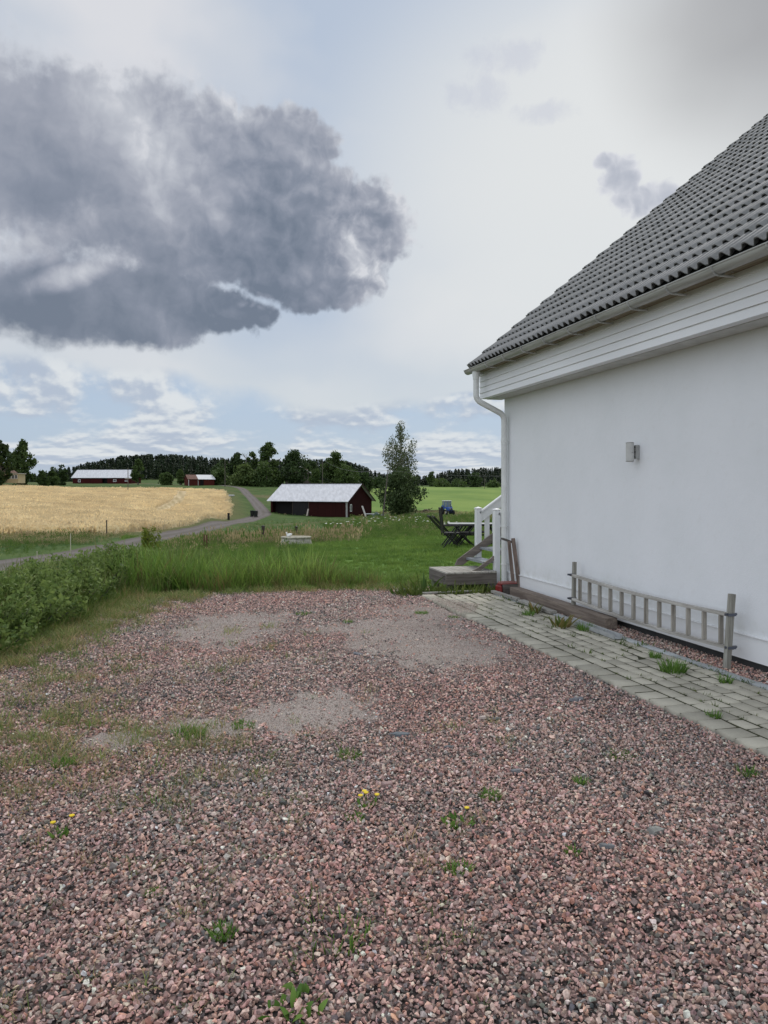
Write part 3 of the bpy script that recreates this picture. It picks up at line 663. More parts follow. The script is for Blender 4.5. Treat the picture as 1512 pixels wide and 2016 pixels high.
# ------------------------------------------------------------------ paving
def vary(name, c, rough=.9, attr='fcol', var=.3):
    def fn(k):
        a = k.n('ShaderNodeAttribute', attribute_name=attr).outputs['Fac']; n = k.noise(k.pos, 60, 4, .7).outputs[0]; n2 = k.noise(k.pos, 3.5, 4, .6).outputs[0]
        bump(k, n, .0015)
        f = k.m('ADD', k.m('ADD', k.m('MULTIPLY', a, var), k.m('MULTIPLY', n, .35)), k.m('MULTIPLY', n2, .5)); f = k.m('ADD', f, .45)
        return k.v('MULTIPLY', c, k.n('ShaderNodeCombineXYZ', {0: f, 1: f, 2: f}).outputs[0])
    return mat(name, fn, rough, .25)
def paving():
    V, Fc, fc = [], [], []
    def brick(x0, x1, y0, y1, z, g=.0088):
        x0 += g; x1 -= g; y0 += g; y1 -= g; b = .008; tz = rng.normal(0, .0022); sx, sy = rng.normal(0, .0015, 2); i = len(V); q = rng.random()
        jx, jy = rng.normal(0, .002, 2); x0 += jx; x1 += jx; y0 += jy; y1 += jy
        for (xx, yy, zz) in ((x0, y0, -.05), (x1, y0, -.05), (x1, y1, -.05), (x0, y1, -.05), (x0, y0, -b), (x1, y0, -b), (x1, y1, -b), (x0, y1, -b), (x0 + b, y0 + b, 0), (x1 - b, y0 + b, 0), (x1 - b, y1 - b, 0), (x0 + b, y1 - b, 0)):
            V.append((xx, yy, z + zz + tz + (sx if xx > (x0 + x1) / 2 else -sx) + (sy if yy > (y0 + y1) / 2 else -sy)))
        for r_ in (0, 4):
            for j in range(4): Fc.append((i + r_ + j, i + r_ + (j + 1) % 4, i + r_ + 4 + (j + 1) % 4, i + r_ + 4 + j)); fc.append((q, q, q, 1))
        Fc.append((i + 8, i + 9, i + 10, i + 11)); fc.append((q, q, q, 1))
    y = 1.5
    while y < 10.7: brick(3.315, 3.52, y, min(y + .185, 10.72), .026); y += .185
    for c in range(6):
        y = 1.5 - (.1 if c % 2 else 0) - .03 * c
        while y < 10.6: brick(3.525 + c * .1405, 3.525 + (c + 1) * .1405, y, min(y + .195, 10.72), .026); y += .195
    o = mesh_np('paving', V, Fc, vary('concrete_paver', (.375, .35, .285), var=.45), fcol=fc); tag(o, kind='structure')
    V.clear(); Fc.clear(); fc.clear(); y = 2.1
    while y < 10.4:
        L = rng.uniform(.3, .42)
        if rng.random() > .12: brick(4.372 + rng.uniform(-.01, .01), 4.47, y, y + L, .032, .006)
        y += L
    o = mesh_np('path_edging', V, Fc, vary('granite_edging', (.37, .385, .385)), fcol=fc); tag(o, kind='structure')
    # bedding sand under the blocks
    o = mesh_np('paving_bed', [(3.335, 1, .0185), (4.37, 1, .0185), (4.37, 10.69, .0185), (3.335, 10.69, .0185)], [(0, 1, 2, 3)], flat('bedding_sand', (.035, .036, .014), .95, .4, 20)); tag(o, kind='structure')
paving()

# ------------------------------------------------------------------ house
PLASTER = None
def plaster():
    def fn(k):
        p = k.pos; n = k.noise(p, 70, 5, .7).outputs[0]; n2 = k.noise(k.v('MULTIPLY', p, (1, 1, .8)), 1.1, 5, .6).outputs[0]; n3 = k.noise(p, 9, 4, .6).outputs[0]
        bump(k, k.m('ADD', k.m('MULTIPLY', n, .6), n3), .004, .8)
        c = k.mix(k.ss(n2, .3, .75), (.80, .81, .83), (.755, .77, .785)); c = k.mix(k.ss(n3, .55, .8, 0, .25), c, (.68, .67, .65)); zz = k.n('ShaderNodeSeparateXYZ', {0: p}).outputs[2]; return k.mix(k.m('MULTIPLY', k.ss(k.m('ADD', zz, k.m('MULTIPLY', n2, -.5)), -.1, .35, 1, 0), k.ss(n3, .3, .7, .1, .55)), c, (.52, .52, .46))
    return mat('white_plaster', fn, .9, .2)
def house():
    WX, WY, YB = 4.80, 11.10, -5.0; RX = 10.35; TAN = math.tan(R(39.6)); EX, EZ = 4.30, 3.52; RZ = EZ + (RX - EX) * TAN; BX = 2 * RX - WX
    h = thing('house', 'white plastered house with grey tiled roof at the right', 'house', (WX, WY, 0))
    T = Matrix.Translation((-WX, -WY, 0))
    M = {}
    white = flat('white_paint', (.78, .785, .79), .45, .05, 3, .4, stretch=(1, .2, 1)); PL = plaster()
    b = MB(); wz = 2.99
    # wall shell: eaves walls and gables with pitched tops
    tz = lambda x: EZ - .14 + (min(x, 2 * RX - x) - EX) * TAN
    b.box(WX, WX + .3, YB, WY - .3, .09, wz + .55, T)
    b.box(BX - .3, BX, YB, WY - .3, .09, wz + .55, T)
    out = [(WX, .09), (BX, .09), (BX, tz(BX)), (RX, tz(RX)), (WX, tz(WX))]
    b.prism(out, WY - .3, WY, T); b.prism(out, YB - .3, YB, T)
    b.build('wall', PL, h)
    b = MB(); b.box(WX + .03, BX - .03, YB - .27, WY - .03, -.1, .09, T); b.build('foundation', flat('dark_foundation', (.05, .05, .05), .9), h)
    # white skirting sheet at the foot of the wall
    b = MB(); b.prism([(WX - .012, .075), (WX - .002, .075), (WX - .002, .30), (WX - .028, .30), (WX - .028, .291), (WX - .012, .285)], YB, WY + .01, T)
    b.prism([(WX - .012, .075), (BX, .075), (BX, .30), (WX - .012, .30)], WY + .002, WY + .012, T)
    b.build('skirting', white, h)
    # lapped boards boxing in the eaves
    FX = 4.45; b = MB(); bh = .089
    for i in range(5):
        z0 = 2.985 + i * bh
        b.prism([(FX - .024, z0), (FX + .0, z0), (FX + .0, z0 + bh + .012), (FX - .006, z0 + bh + .012)], YB, WY + .12, T)
    b.box(FX, FX + .10, YB, WY + .115, 2.99, 3.40, T)
    b.build('eaves_cladding', white, h)
    b = MB(); b.box(FX + .1, WX - .002, YB, WY + .11, 2.985, 3.005, T); b.build('soffit', flat('soffit_board', (.55, .55, .53), .8, .1), h)
    b = MB(); b.prism([(EX + .02, 3.395), (FX + .3, 3.395 + .0), (FX + .3, 3.395 + .32 * TAN), (EX + .02, EZ - .04)], YB, WY + .06, T)
    b.build('eaves_board', wood('bare_eaves_wood', (.34, .30, .22), (.2, .17, .12), 1), h)
    # roof deck, then tiles
    b = MB(); t = .05
    b.prism([(EX + .03, EZ - .03), (RX, RZ - .03), (2 * RX - EX - .03, EZ - .03), (2 * RX - EX - .03, EZ - .03 - t), (RX, RZ - .03 - t * 1.4), (EX + .03, EZ - .03 - t)], YB - .1, WY + .10, T)
    roof = b.build('roof', flat('dark_underlay', (.03, .03, .03), .9), h)
    ct, st = math.cos(R(39.6)), math.sin(R(39.6)); L = (RX - EX) / ct; g = .325; nc = int(L / g) + 1; per = .135; ns = 12
    ys = np.arange(WY + .145, YB - .2, -per / ns); ph = (WY + .145 - ys) / per
    frac = ph % 1; wave = .5 - .5 * np.cos(2 * np.pi * frac); wave = np.clip(wave * 1.35 - .12, 0, 1) ** 1.15
    tile = (ph // 2).astype(int); inter = np.where((ph % 2) < 1. / ns * 1.2, -.007, 0)
    hgt = wave; rib = inter
    V, Fc = [], []
    def pt(s, n, y, mirror):    # along slope, normal offset
        x = EX + s * ct - n * st; z = EZ + s * st + n * ct
        if mirror: x = 2 * RX - x
        return (x - WX, y - WY, z)
    m = len(ys)
    r2 = np.random.default_rng(5)
    for mir in (False, True):
        yy = ys
        for c in range(nc):
            s0 = c * g - .05; s1 = min(c * g + g, L) ; jit = r2.normal(0, .0022, tile.max() + 1)[tile]; tl = r2.normal(0, .003, tile.max() + 1)[tile]
            base = len(V); th = .030
            for (s, off, amp) in ((s0 + .13, .004, .038), (s0, .002, .044), (s0, .012, .045), (s0 + .010, .016, .045), ((s0 + s1) / 2, .010, .033), (s1 + .02, .002, .020)):
                for j in range(m):
                    n = hgt[j] * amp + off + jit[j] + rib[j]
                    V.append(pt(s + (tl[j] if s < s1 else 0), n, yy[j], mir))
            for r_ in range(5):
                for j in range(m - 1):
                    a = base + r_ * m + j; Fc.append((a, a + 1, a + m + 1, a + m) if mir else (a, a + m, a + m + 1, a + 1))
    def tfn(k):
        n = k.noise(k.pos, 40, 4, .7).outputs[0]; n2 = k.noise(k.v('MULTIPLY', k.pos, (1, 3, 1)), .8, 5, .65).outputs[0]
        bump(k, n, .002)
        c = k.mix(k.ss(n2, .3, .75), (.24, .235, .23), (.17, .17, .168)); cv = k.n('ShaderNodeSeparateColor', {0: k.vor(k.v('MULTIPLY', k.pos, (1, .9, .3)), 3.6).outputs['Color']}).outputs[0]; c = k.mix(k.m('MULTIPLY', cv, .5), c, (.16, .158, .15)); c = k.mix(k.ss(k.noise(k.pos, 11, 5, .75).outputs[0], .62, .75, 0, .5), c, (.30, .31, .27)); return k.mix(k.ss(n, .4, .8, 0, .3), c, (.36, .36, .34))
    TM_ = mat('grey_concrete_tile', tfn, .7, .35)
    mesh_np('roof_tiles', np.array(V), np.array(Fc), TM_, roof, smooth=True).data.set_sharp_from_angle(angle=R(35))
    # verge tiles covering the gable edge, ridge tiles
    b = MB()
    for c in range(nc):
        s0 = c * g - .05; s1 = s0 + g + .03; y0 = WY + .10; y1 = WY + .165
        for mir in (False, True):
            q = [pt(s, n, y, mir) for (s, n) in ((s0, .050), (s1, .030), (s1, -.09), (s0, -.07)) for y in (y0, y1)]
            b.add(q, [(0, 1, 3, 2), (2, 3, 5, 4), (4, 5, 7, 6), (6, 7, 1, 0), (0, 2, 4, 6), (1, 7, 5, 3)])
    b.build('verge_tile', TM_, roof, bevel=.004)
    b = MB(); y = YB - .2
    while y < WY + .15:
        b.tube([(RX - WX, y - WY, RZ + .015), (RX - WX, y + .42 - WY, RZ + .03)], [.12, .135], 14); y += .4
    b.build('ridge_tile', TM_, roof, smooth=True)
    b = MB(); b.box(EX + .00, EX + .03, YB, WY + .12, EZ - .085, EZ + .004, T); b.build('eaves_comb', flat('black_comb', (.008, .008, .008), .9), roof)
    # gutter: half round channel with rolled lip
    GX, GZ, gr = 4.25, 3.43, .064
    V, Fc = [], []; na = 13
    gy = [YB, WY + .16]
    for (rad) in (gr, gr - .004):
        for y in gy:
            for i in range(na): a = math.pi + math.pi * i / (na - 1); V.append((GX + rad * math.cos(a) - WX, y - WY, GZ + rad * math.sin(a)))
    for i in range(na - 1):
        Fc += [(i, i + 1, na + i + 1, na + i), (2 * na + i, 3 * na + i, 3 * na + i + 1, 2 * na + i + 1)]
    b = MB(); b.add(V, Fc)
    Mx = Matrix.Translation((0, 0, 0))
    for yy in (WY + .155,):      # end cap
        V = [(GX + gr * math.cos(math.pi + math.pi * i / (na - 1)) - WX, y - WY, GZ + gr * math.sin(math.pi + math.pi * i / (na - 1))) for y in (yy, yy + .006) for i in range(na)]
        b.add(V, [tuple(range(na)), tuple(range(na, 2 * na))[::-1]] + [(i, i + 1, na + i + 1, na + i) for i in range(na - 1)])
    b.tube([(GX - gr - WX, YB - WY, GZ), (GX - gr - WX, .16, GZ)], .0085, 8)
    def gfn(k):
        n = k.noise(k.v('MULTIPLY', k.pos, (1, .25, 6)), 5, 5, .7).outputs[0]; return k.mix(k.ss(n, .35, .7), (.44, .44, .41), (.26, .26, .235))
    GU = mat('gutter_metal', gfn, .4, .45)
    gut = b.build('gutter', GU, h, smooth=True)
    b = MB(); yy = WY - .1; n = 0
    while yy > YB:
        pts = [(GX + (gr + .004) * math.cos(math.pi + math.pi * i / 8) - WX, yy - WY, GZ + (gr + .004) * math.sin(math.pi + math.pi * i / 8)) for i in range(9)] + [(EX + .10 - WX, yy - WY, 3.40)]
        bb = MB()
        for i in range(len(pts) - 1): bb.beam(pts[i], pts[i + 1], .028, .004, (0, 1, 0))
        bb.box(4.27 - WX, 4.40 - WX, yy - .014 - WY, yy + .014 - WY, 3.35, 3.362)
        bb.build('bracket', GU, gut); yy -= .62
    # downpipe
    PM = flat('pipe_white', (.66, .67, .65), .35, .07, 4, .5)
    PY = 10.93; VX = 4.72
    def arc(pts, r=.09, n=5):
        o = [Vector(pts[0])]
        for i in range(1, len(pts) - 1):
            p = Vector(pts[i]); a = (Vector(pts[i - 1]) - p).normalized(); c = (Vector(pts[i + 1]) - p).normalized()
            for q in range(n + 1):
                t = q / n; o.append(p + a * r * (1 - t) ** 2 + c * r * t ** 2)
        o.append(Vector(pts[-1])); return o
    b = MB(); b.tube(arc([(GX + .01 - WX, PY - WY, 3.37), (GX + .01 - WX, PY - WY, 2.94), (VX - WX, PY - WY, 2.72), (VX - WX, PY - WY, .05)]), .044, 18)
    pipe = b.build('downpipe', PM, h, smooth=True)
    b = MB(); b.tube([(GX + .01 - WX, PY - WY, 3.37), (GX + .01 - WX, PY - WY, 3.25)], [.062, .049], 18); b.tube([(VX - WX, PY - WY, 2.36), (VX - WX, PY - WY, 2.26)], .048, 18); b.build_each('pipe_collar', PM, pipe, smooth=True)
    for z in (2.31, 1.0, .42):
        b = MB(); b.tube([(VX - WX, PY - WY, z - .013), (VX - WX, PY - WY, z + .013)], .0495, 18); b.tube([(VX + .045 - WX, PY - WY, z), (VX + .085 - WX, PY - WY, z)], .006, 8); b.box(VX - .0 - WX, VX + .02 - WX, PY - WY - .06, PY - WY - .047, z - .01, z + .01); b.build('pipe_clamp', PM, pipe)
house()

def wall_lamp():
    o = thing('wall_lamp', 'grey cylindrical up and down lamp on the white wall', 'lamp', (4.80, 7.43, 1.99))
    M_ = flat('lamp_aluminium', (.50, .50, .48), .45, .1, 9, .5)
    b = MB(); b.tube([(-.105, 0, -.098), (-.105, 0, .098)], .043, 24); b.build('lamp_body', M_, o, smooth=True)
    b = MB()
    for z in (-.104, .098):
        b.lathe([(.045, z), (.045, z + .006)], 24, Matrix.Translation((-.105, 0, 0)))
    b.build_each('end_ring', flat('lamp_ring', (.25, .25, .24), .5), o, smooth=True)
    b = MB(); b.tube([(-.105, 0, -.108), (-.105, 0, -.103)], .034, 20); b.tube([(-.105, 0, .103), (-.105, 0, .108)], .034, 20); b.build_each('glass', flat('frosted_glass', (.55, .54, .5), .3, .05), o)
    b = MB(); b.box(-.045, -.002, -.026, .026, -.075, .078, bev=.003); b.build('mounting_box', flat('box_grey', (.34, .345, .335), .5, .12), o)
    b = MB()
    for z in (-.055, 0, .055): b.box(-.064, -.044, -.012, .012, z - .008, z + .008)
    b.build_each('spacer', flat('spacer_dark', (.08, .08, .08), .5), o)
    b = MB(); b.tube([(-.105, -.043, -.005), (-.105, -.046, -.005)], .004, 8); b.build('screw', flat('screw_dark', (.05, .05, .05), .4), o)
wall_lamp()

# ------------------------------------------------------------------ stairs with platform
def stairs():
    o = thing('entrance_stairs', 'grey wooden platform and stairs with white railing at the house corner', 'stairs', (3.82, 11.05, 0))
    W = wood('weathered_deck', (.46, .44, .39), (.28, .255, .22), 1, sc=10); WF = wood('weathered_board', (.23, .20, .175), (.11, .095, .082), 0, sc=10); WS = wood('stringer_brown', (.25, .215, .185), (.13, .11, .095), 0)
    white = flat('rail_white', (.74, .75, .75), .5, .05, 3); MG = flat('galvanised_tread', (.36, .39, .42), .4, .2, 30, .5, .6)
    b = MB(); n = 6; wd = .83 / n
    for i in range(n): b.box(i * wd + .004, (i + 1) * wd - .004, -.01, .87, .272, .30, bev=.003)
    b.build('deck', W, o)
    b = MB(); b.box(0, .83, 0, .028, .105, .271); b.box(0, .83, .83, .858, .105, .271); b.build_each('front_board', WF, o)
    b = MB(); b.box(0, .028, .0285, .8295, .105, .271); b.box(.802, .83, .0285, .8295, .105, .271); b.build_each('side_board', wood('weathered_side', (.20, .18, .16), (.10, .085, .078), 1), o)
    for x, y in ((.03, .03), (.03, .72), (.70, .03), (.70, .72)):
        b = MB(); b.box(x, x + .10 + (.06 if y < .1 else 0), y, y + .10, -.12, .104); b.build('block', flat('concrete_block', (.22, .21, .19), .9, .25, 14, bmp=.002), o)
    # stringers rise along +X beside the gable
    x0 = .50
    run, rise = .245, .17
    for y in (.12, .94):
        b = MB(); pts = [(x0 - .05, .30), (x0 + .10, .30 + .127)]
        for i in range(5): pass
        ztop = .30 + rise * 5
        q = .0 if y > .5 else .05; b.prism([(x0 - .02, .302), (x0 + .11, .302), (x0 + .11 + run * 4.4, .302 + rise * 4.4), (x0 + .05 + run * 4.4 + q, .302 + rise * 4.4 + .10 - q), (x0 + .03 + q, .302 + .10 - q)], y, y + .04)
        b.build('stringer', WS, o)
    for i in range(5):
        z = .43 + i * rise; x = .70 - .03 + i * run; b = MB()
        b.box(x, x + .25, .165, .935, z, z + .006); b.box(x, x + .006, .165, .935, z - .03, z - .0005); b.box(x + .244, x + .25, .165, .935, z - .03, z - .0005)
        for q in range(1, 8): b.box(x + q * .031 - .002, x + q * .031 + .002, .165, .935, z - .022, z - .0005)
        b.build('tread', MG, o)
    # landing
    b = MB(); zt = .43 + 5 * rise; b.box(.67 + 5 * run, .67 + 5 * run + 1.4, .10, 1.3, zt - .12, zt); 
    for x in (2.0, 3.2): b.box(x, x + .1, 1.18, 1.28, -.2, zt - .121)
    b.build('landing', WF, o)
    # railing
    sl = rise / run
    for y, x in ((.085, .835), (.95, .865)):
        for (xx, zb, zt_) in ((x, .02 if y < .5 else .42, 1.245), (x + 1.15, .9, 2.1)):
            b = MB(); b.box(xx, xx + .092, y, y + .092, zb, zt_, bev=.003); p = b.build('post', white, o)
            b = MB(); b.add([(xx - .008, y - .008, zt_), (xx + .1, y - .008, zt_), (xx + .1, y + .1, zt_), (xx - .008, y + .1, zt_), (xx - .008, y - .008, zt_ + .012), (xx + .1, y - .008, zt_ + .012), (xx + .1, y + .1, zt_ + .012), (xx - .008, y + .1, zt_ + .012), (xx + .046, y + .046, zt_ + .035)], [(0, 3, 2, 1), (0, 1, 5, 4), (1, 2, 6, 5), (2, 3, 7, 6), (3, 0, 4, 7), (4, 5, 8), (5, 6, 8), (6, 7, 8), (7, 4, 8)]); b.build('post_cap', white, p)
        b = MB(); yy = y + .025; x1 = x + .06; L = 1.1
        b.prism([(x1, 1.0), (x1 + L, 1.0 + L * sl), (x1 + L, 1.16 + L * sl), (x1, 1.16)], yy, yy + .03); b.prism([(x1, 1.162), (x1 + L, 1.162 + L * sl), (x1 + L, 1.19 + L * sl), (x1, 1.19)], yy - .025, yy + .055)
        b.build('handrail', white, o)
        for q in range(1, 8):
            xb = x + q * .142 + .03
            if xb > x + 1.1: break
            b = MB(); dz = (xb - x1) * sl; b.prism([(xb, .50 + dz), (xb + .085, .50 + .085 * sl + dz), (xb + .085, 1.02 + .085 * sl + dz), (xb, 1.02 + dz)], yy + .031, yy + .051); b.build('baluster', white, o)
stairs()

def ladder():
    o = thing('ladder', 'weathered wooden ladder lying on its side against the wall', 'ladder', (4.62, 5.74, 0))
    W = wood('grey_ladder_wood', (.52, .50, .46), (.30, .28, .25), 1); WR = wood('grey_rung', (.44, .41, .36), (.22, .20, .17), 2); WP = wood('grey_post', (.36, .35, .31), (.21, .2, .17), 2)
    L = 2.92; ln = .10
    def rail(zn, zf, sag, nm):
        b = MB(); n = 14; pts = []
        for i in range(n + 1):
            t = i / n; pts.append((.045 * 0 + .02 + ln * 0, t * L, zn + (zf - zn) * t + sag * math.sin(math.pi * t)))
        for i in range(n): b.beam(pts[i], pts[i + 1], .030, .042, (1, 0, 0))
        b.build(nm, W, o)
    rail(.185, .215, -.035, 'rail'); rail(.475, .51, -.03, 'rail')
    for i in range(12):
        t = (i + .62) / 12.6; z0 = .185 + .03 * t - .035 * math.sin(math.pi * t); z1 = .475 + .035 * t - .03 * math.sin(math.pi * t)
        b = MB(); b.beam((.02, t * L, z0 + .018), (.02, t * L, z1 - .018), .022, .040, (1, 0, 0)); b.build('rung', WR, o)
    b = MB(); b.beam((-.02, .02, .0), (.035, .02, .66), .045, .05, (0, 1, 0)); b.build('end_post', WP, o)
    b = MB(); b.beam((.045, L - .02, .125), (.06, L - .02, .67), .04, .045, (0, 1, 0)); b.build('end_post', WP, o)
    for (y, z) in ((.02, .19), (.02, .48), (L - .02, .22), (L - .02, .515)):
        b = MB(); b.tube([(-.035, y, z), (.08, y, z)], .012, 10); b.box(-.03, .05, y - .036, y - .0285, z - .012, z + .012); b.build('bolt', flat('bolt_steel', (.12, .13, .16), .4, .1, 5, .5, .7), o)
ladder()

def timbers():
    o = MB().box(-.075, .075, 0, 2.75, 0, .125, bev=.004).build('timber_beam', wood('brown_beam', (.27, .22, .18), (.14, .11, .09), 1)); o.location = (4.60, 7.65, .012); o.rotation_euler = (0, 0, R(-1.2)); tag(o, 'long squared brown timber lying along the foot of the wall', 'timber')
    A = flat('dull_aluminium', (.42, .43, .43), .5, .15, 14, .5, .3)
    def chan(x, y, L, rz, label):
        b = MB(); b.box(-.045, .045, 0, L, 0, .006); b.box(-.045, -.039, 0, L, .0065, .045); b.box(.039, .045, 0, L, .0065, .045); b.box(.0455, .06, 0, L, .039, .045)
        q = b.build('metal_channel', A); q.location = (x, y, .034); q.rotation_euler = (0, 0, R(rz)); tag(q, label, 'metal profile', 'metal profiles on the path')
    chan(4.30, 7.02, 1.15, -1.0, 'grey metal channel on the path edge nearest the ladder')
    W = wood('pale_plank', (.36, .35, .32), (.24, .225, .20), 1)
    def plank(x, y, L, w, rz, label):
        q = MB().box(-w / 2, w / 2, 0, L, 0, .035, bev=.003).build('plank', W); q.location = (x, y, .036); q.rotation_euler = (0, 0, R(rz)); tag(q, label, 'plank', 'pale planks along the path')
    plank(4.38, 8.62, 1.0, .10, -1.5, 'pale grey plank lying between the two weed clumps beside the beam')
    plank(4.42, 9.75, .85, .07, 1.5, 'narrow pale plank beside the path just before the red tool')
    # thin board at the end of the paving
    q = MB().box(0, .95, -.03, .03, 0, .02).build('plank', W); q.location = (3.36, 10.78, .03); q.rotation_euler = (0, 0, R(2)); tag(q, 'thin board closing the far end of the paving', 'plank', 'pale planks along the path')
timbers()

def tool():
    o = thing('boot_brush', 'grey wooden box with red brush and tall frame leaning on the wall', 'boot scraper', (4.46, 10.48, 0))
    W = wood('old_grey_wood', (.15, .135, .12), (.075, .066, .058), 0); WP = wood('brown_stick', (.24, .18, .15), (.12, .09, .075), 2); RED = flat('red_plastic', (.20, .022, .02), .5, .25, 12)
    M_ = Matrix.Rotation(R(4), 4, 'Z')
    b = MB(); b.box(.05, .33, 0, .022, .0, .165, M_); b.box(.05, .33, .14, .162, 0, .165, M_); b.box(.05, .33, .0225, .1395, 0, .02, M_); b.build('wood_box', W, o)
    b = MB(); b.box(.0, .045, -.01, .165, .03, .15, M_, bev=.02); b.build('red_end', RED, o)
    b = MB(); b.box(.02, .30, .02, .14, .150, .172, M_, bev=.006)
    b.build('brush_back', RED, o)
    b = MB()
    for i in range(13):
        x = .035 + i * .021
        for y in (.035, .08, .125): b.box(x, x + .010, y - .008, y + .008, .1725, .20, M_)
    b.build('bristles', flat('pink_bristles', (.42, .20, .18), .7, .2), o)
    b = MB(); b.beam((.255, .10, .166), (.200, .13, .80), .045, .03, (0, 1, 0)); b.build('handle', WP, o)
    b = MB(); b.beam((.335, .02, .0), (.262, .12, .84), .05, .035, (0, 1, 0)); b.build('handle', WP, o)
    b = MB(); b.beam((.10, .165, .835), (.285, .155, .77), .03, .07, (0, 1, 0)); b.build('crosspiece', W, o)
tool()

# ------------------------------------------------------------------ loose flat stones and plants in the gravel
def flat_stone(px, py, w, l, h, c, label, rz):
    r = np.random.default_rng(int(px)); bm = bmesh.new()
    h *= .6
    for i in range(8):
        a = i / 8 * 6.283 + r.uniform(-.3, .3); q = r.uniform(.6, 1.15)
        for z in (0, 1): bm.verts.new((math.cos(a) * w / 2 * q * (1 - .12 * z), math.sin(a) * l / 2 * q * (1 - .12 * z), h * z * r.uniform(.3, 1.3)))
    g = bmesh.ops.convex_hull(bm, input=bm.verts); me = bpy.data.meshes.new('flat_stone'); bm.to_mesh(me); bm.free()
    me.materials.append(flat('slab_%d' % px, c, .8, .25, 25, bmp=.002)); o = bpy.data.objects.new('flat_stone', me); COL.objects.link(o)
    x, y = xy(px, dg(py)); o.location = (x, y, float(H(x, y)[0]) + .004); o.rotation_euler = (r.uniform(-.16, .16), r.uniform(-.16, .16), R(rz)); tag(o, label, 'stone', 'loose flat stones in the gravel')
for a in ((1135, 1379, .16, .09, .03, (.16, .165, .18), 'dark slate stone in the gravel close to the paving edge', 10), (705, 1288, .15, .08, .02, (.15, .155, .17), 'dark slate stone on the gravel between the two big bare patches', 0),
          (790, 1446, .17, .08, .025, (.13, .15, .165), 'largest dark blue slate piece in the middle of the gravel', 5), (951, 1414, .08, .05, .025, (.50, .42, .38), 'pale pinkish white stone right of the yard centre', 20), (977, 1417, .09, .04, .02, (.12, .12, .13), 'dark stone touching the pale pinkish white one', -10),
          (1015, 1523, .085, .06, .03, (.17, .175, .185), 'blue grey stone right of the bright green tuft in mid yard', 0), (1288, 1638, .10, .07, .04, (.25, .25, .23), 'light grey stone bedded in gravel at the lower right', 12), (198, 1400, .09, .04, .02, (.20, .21, .24), 'blue grey flake among the thin weeds at the left', 0),
          (762, 1550, .085, .06, .03, (.36, .25, .23), 'pinkish stone a little above the yellow flowers', 15), (885, 1473, .075, .03, .02, (.15, .16, .17), 'small slate flake right of the largest slate piece', 0), (1195, 1668, .10, .06, .02, (.16, .165, .17), 'dark grey stone just below the light grey one', 0)):
    flat_stone(*a)

PLANT = leafmat('weed_leaves', (.08, .18, .03), (.18, .30, .06), .35); PLANTR = leafmat('dock_leaves', (.10, .16, .03), (.20, .14, .05), .3); YEL = flat('yellow_petals', (.75, .55, .02), .6, .1)
def weed(px, py, h, spread, n, label, kind='grass', flowers=0, name='weed', mt=None, wide=.02):
    x, y = xy(px, dg(py)); o = thing(name, label, 'weed' if not flowers else 'flower', (x, y, float(H(x, y)[0]) + .005 + (.026 if 3.31 < x < 4.4 else 0)), 0)
    if kind != 'leaf': n = int(n * 2.6); wide = .008
    q = tuft(n, h, spread, wide, 1.0, .5, int(px + py), 0, mt or PLANT, 4, wide=(kind == 'leaf')); COL.objects.link(q); q.name = 'leaves'; q.parent = o
    if flowers:
        r = np.random.default_rng(int(px))
        b = MB(); s = MB()
        for i in range(flowers):
            fx, fy = r.uniform(-.05, .05, 2); fz = h + r.uniform(.0, .03); s.tube([(fx * .3, fy * .3, 0), (fx, fy, fz)], .0015, 5); b.lathe([(.004, fz - .004), (.013, fz + .002), (.012, fz + .005), (.003, fz + .006)], 10, Matrix.Translation((fx, fy, 0)))
        s.build_each('stem', PLANT, o); b.build_each('flower_head', YEL, o)
for a in ((1325, 1328, .12, .10, 90, 'largest bright green clump on the paving, beside the ladder foot'), (1150, 1245, .10, .08, 40, 'green clump on the paving left of the ladder middle'), (1040, 1215, .08, .07, 34, 'weed clump at the edging halfway along the beam'),
          (1290, 1300, .07, .05, 30, 'small green weed just above the largest paving clump'), (965, 1600 - 30, .05, .05, 40, 'bright green grass tuft right of the yard centre'), (1146, 1540, .05, .03, 34, 'small bright green tuft nearest the paving in mid yard'), (1218, 1492, .035, .09, 40, 'low flat green weed below the paving middle'),
          (480, 1430, .04, .09, 50, 'low green mat beside the small bare grit patch'), (370, 1452, .07, .10, 70, 'thick grass clump left of the small bare grit patch'), (125, 1508, .07, .06, 40, 'bright green clump among weeds at the far left of the yard'), (690, 1490, .045, .07, 40, 'dark green weed left of the largest slate piece'),
          (440, 1855, .05, .035, 50, 'round mossy green tuft in the lower left gravel'), (305, 1757, .025, .035, 40, 'dark brownish moss tuft in the left gravel'), (900, 1718, .05, .05, 34, 'green weed below the middle with reddish stalks'), (1128, 1680, .04, .03, 18, 'small leafy weed in the right half of the gravel'),
          (597, 1210, .05, .09, 40, 'green cushion on the gravel near the tall grass'), (830, 1208, .05, .09, 44, 'bright green cushion on grit in front of the platform'), (893, 1216, .04, .07, 24, 'small pale green tuft near the paving corner'), (685, 1226, .05, .06, 26, 'brownish weed between the bare patches at the back'),
          (700, 1615, .03, .05, 34, 'flat green tuft just below the yellow flowers'), (1405, 1418, .05, .05, 22, 'leafy weed on the near paving border'), (1430, 1350, .08, .05, 26, 'upright weed at the edging right of the ladder'), (1470, 1525, .06, .05, 26, 'leafy weed at the right edge just below the paving')):
    weed(*a)
weed(1105, 1240, .16, .09, 22, 'rusty green dock plant on the path beside the beam end', 'leaf', 0, 'dock_plant', PLANTR, .03)
weed(1050, 1210, .15, .08, 16, 'dock plant with pale stalks where the beam begins', 'leaf', 0, 'dock_plant', PLANTR, .03)
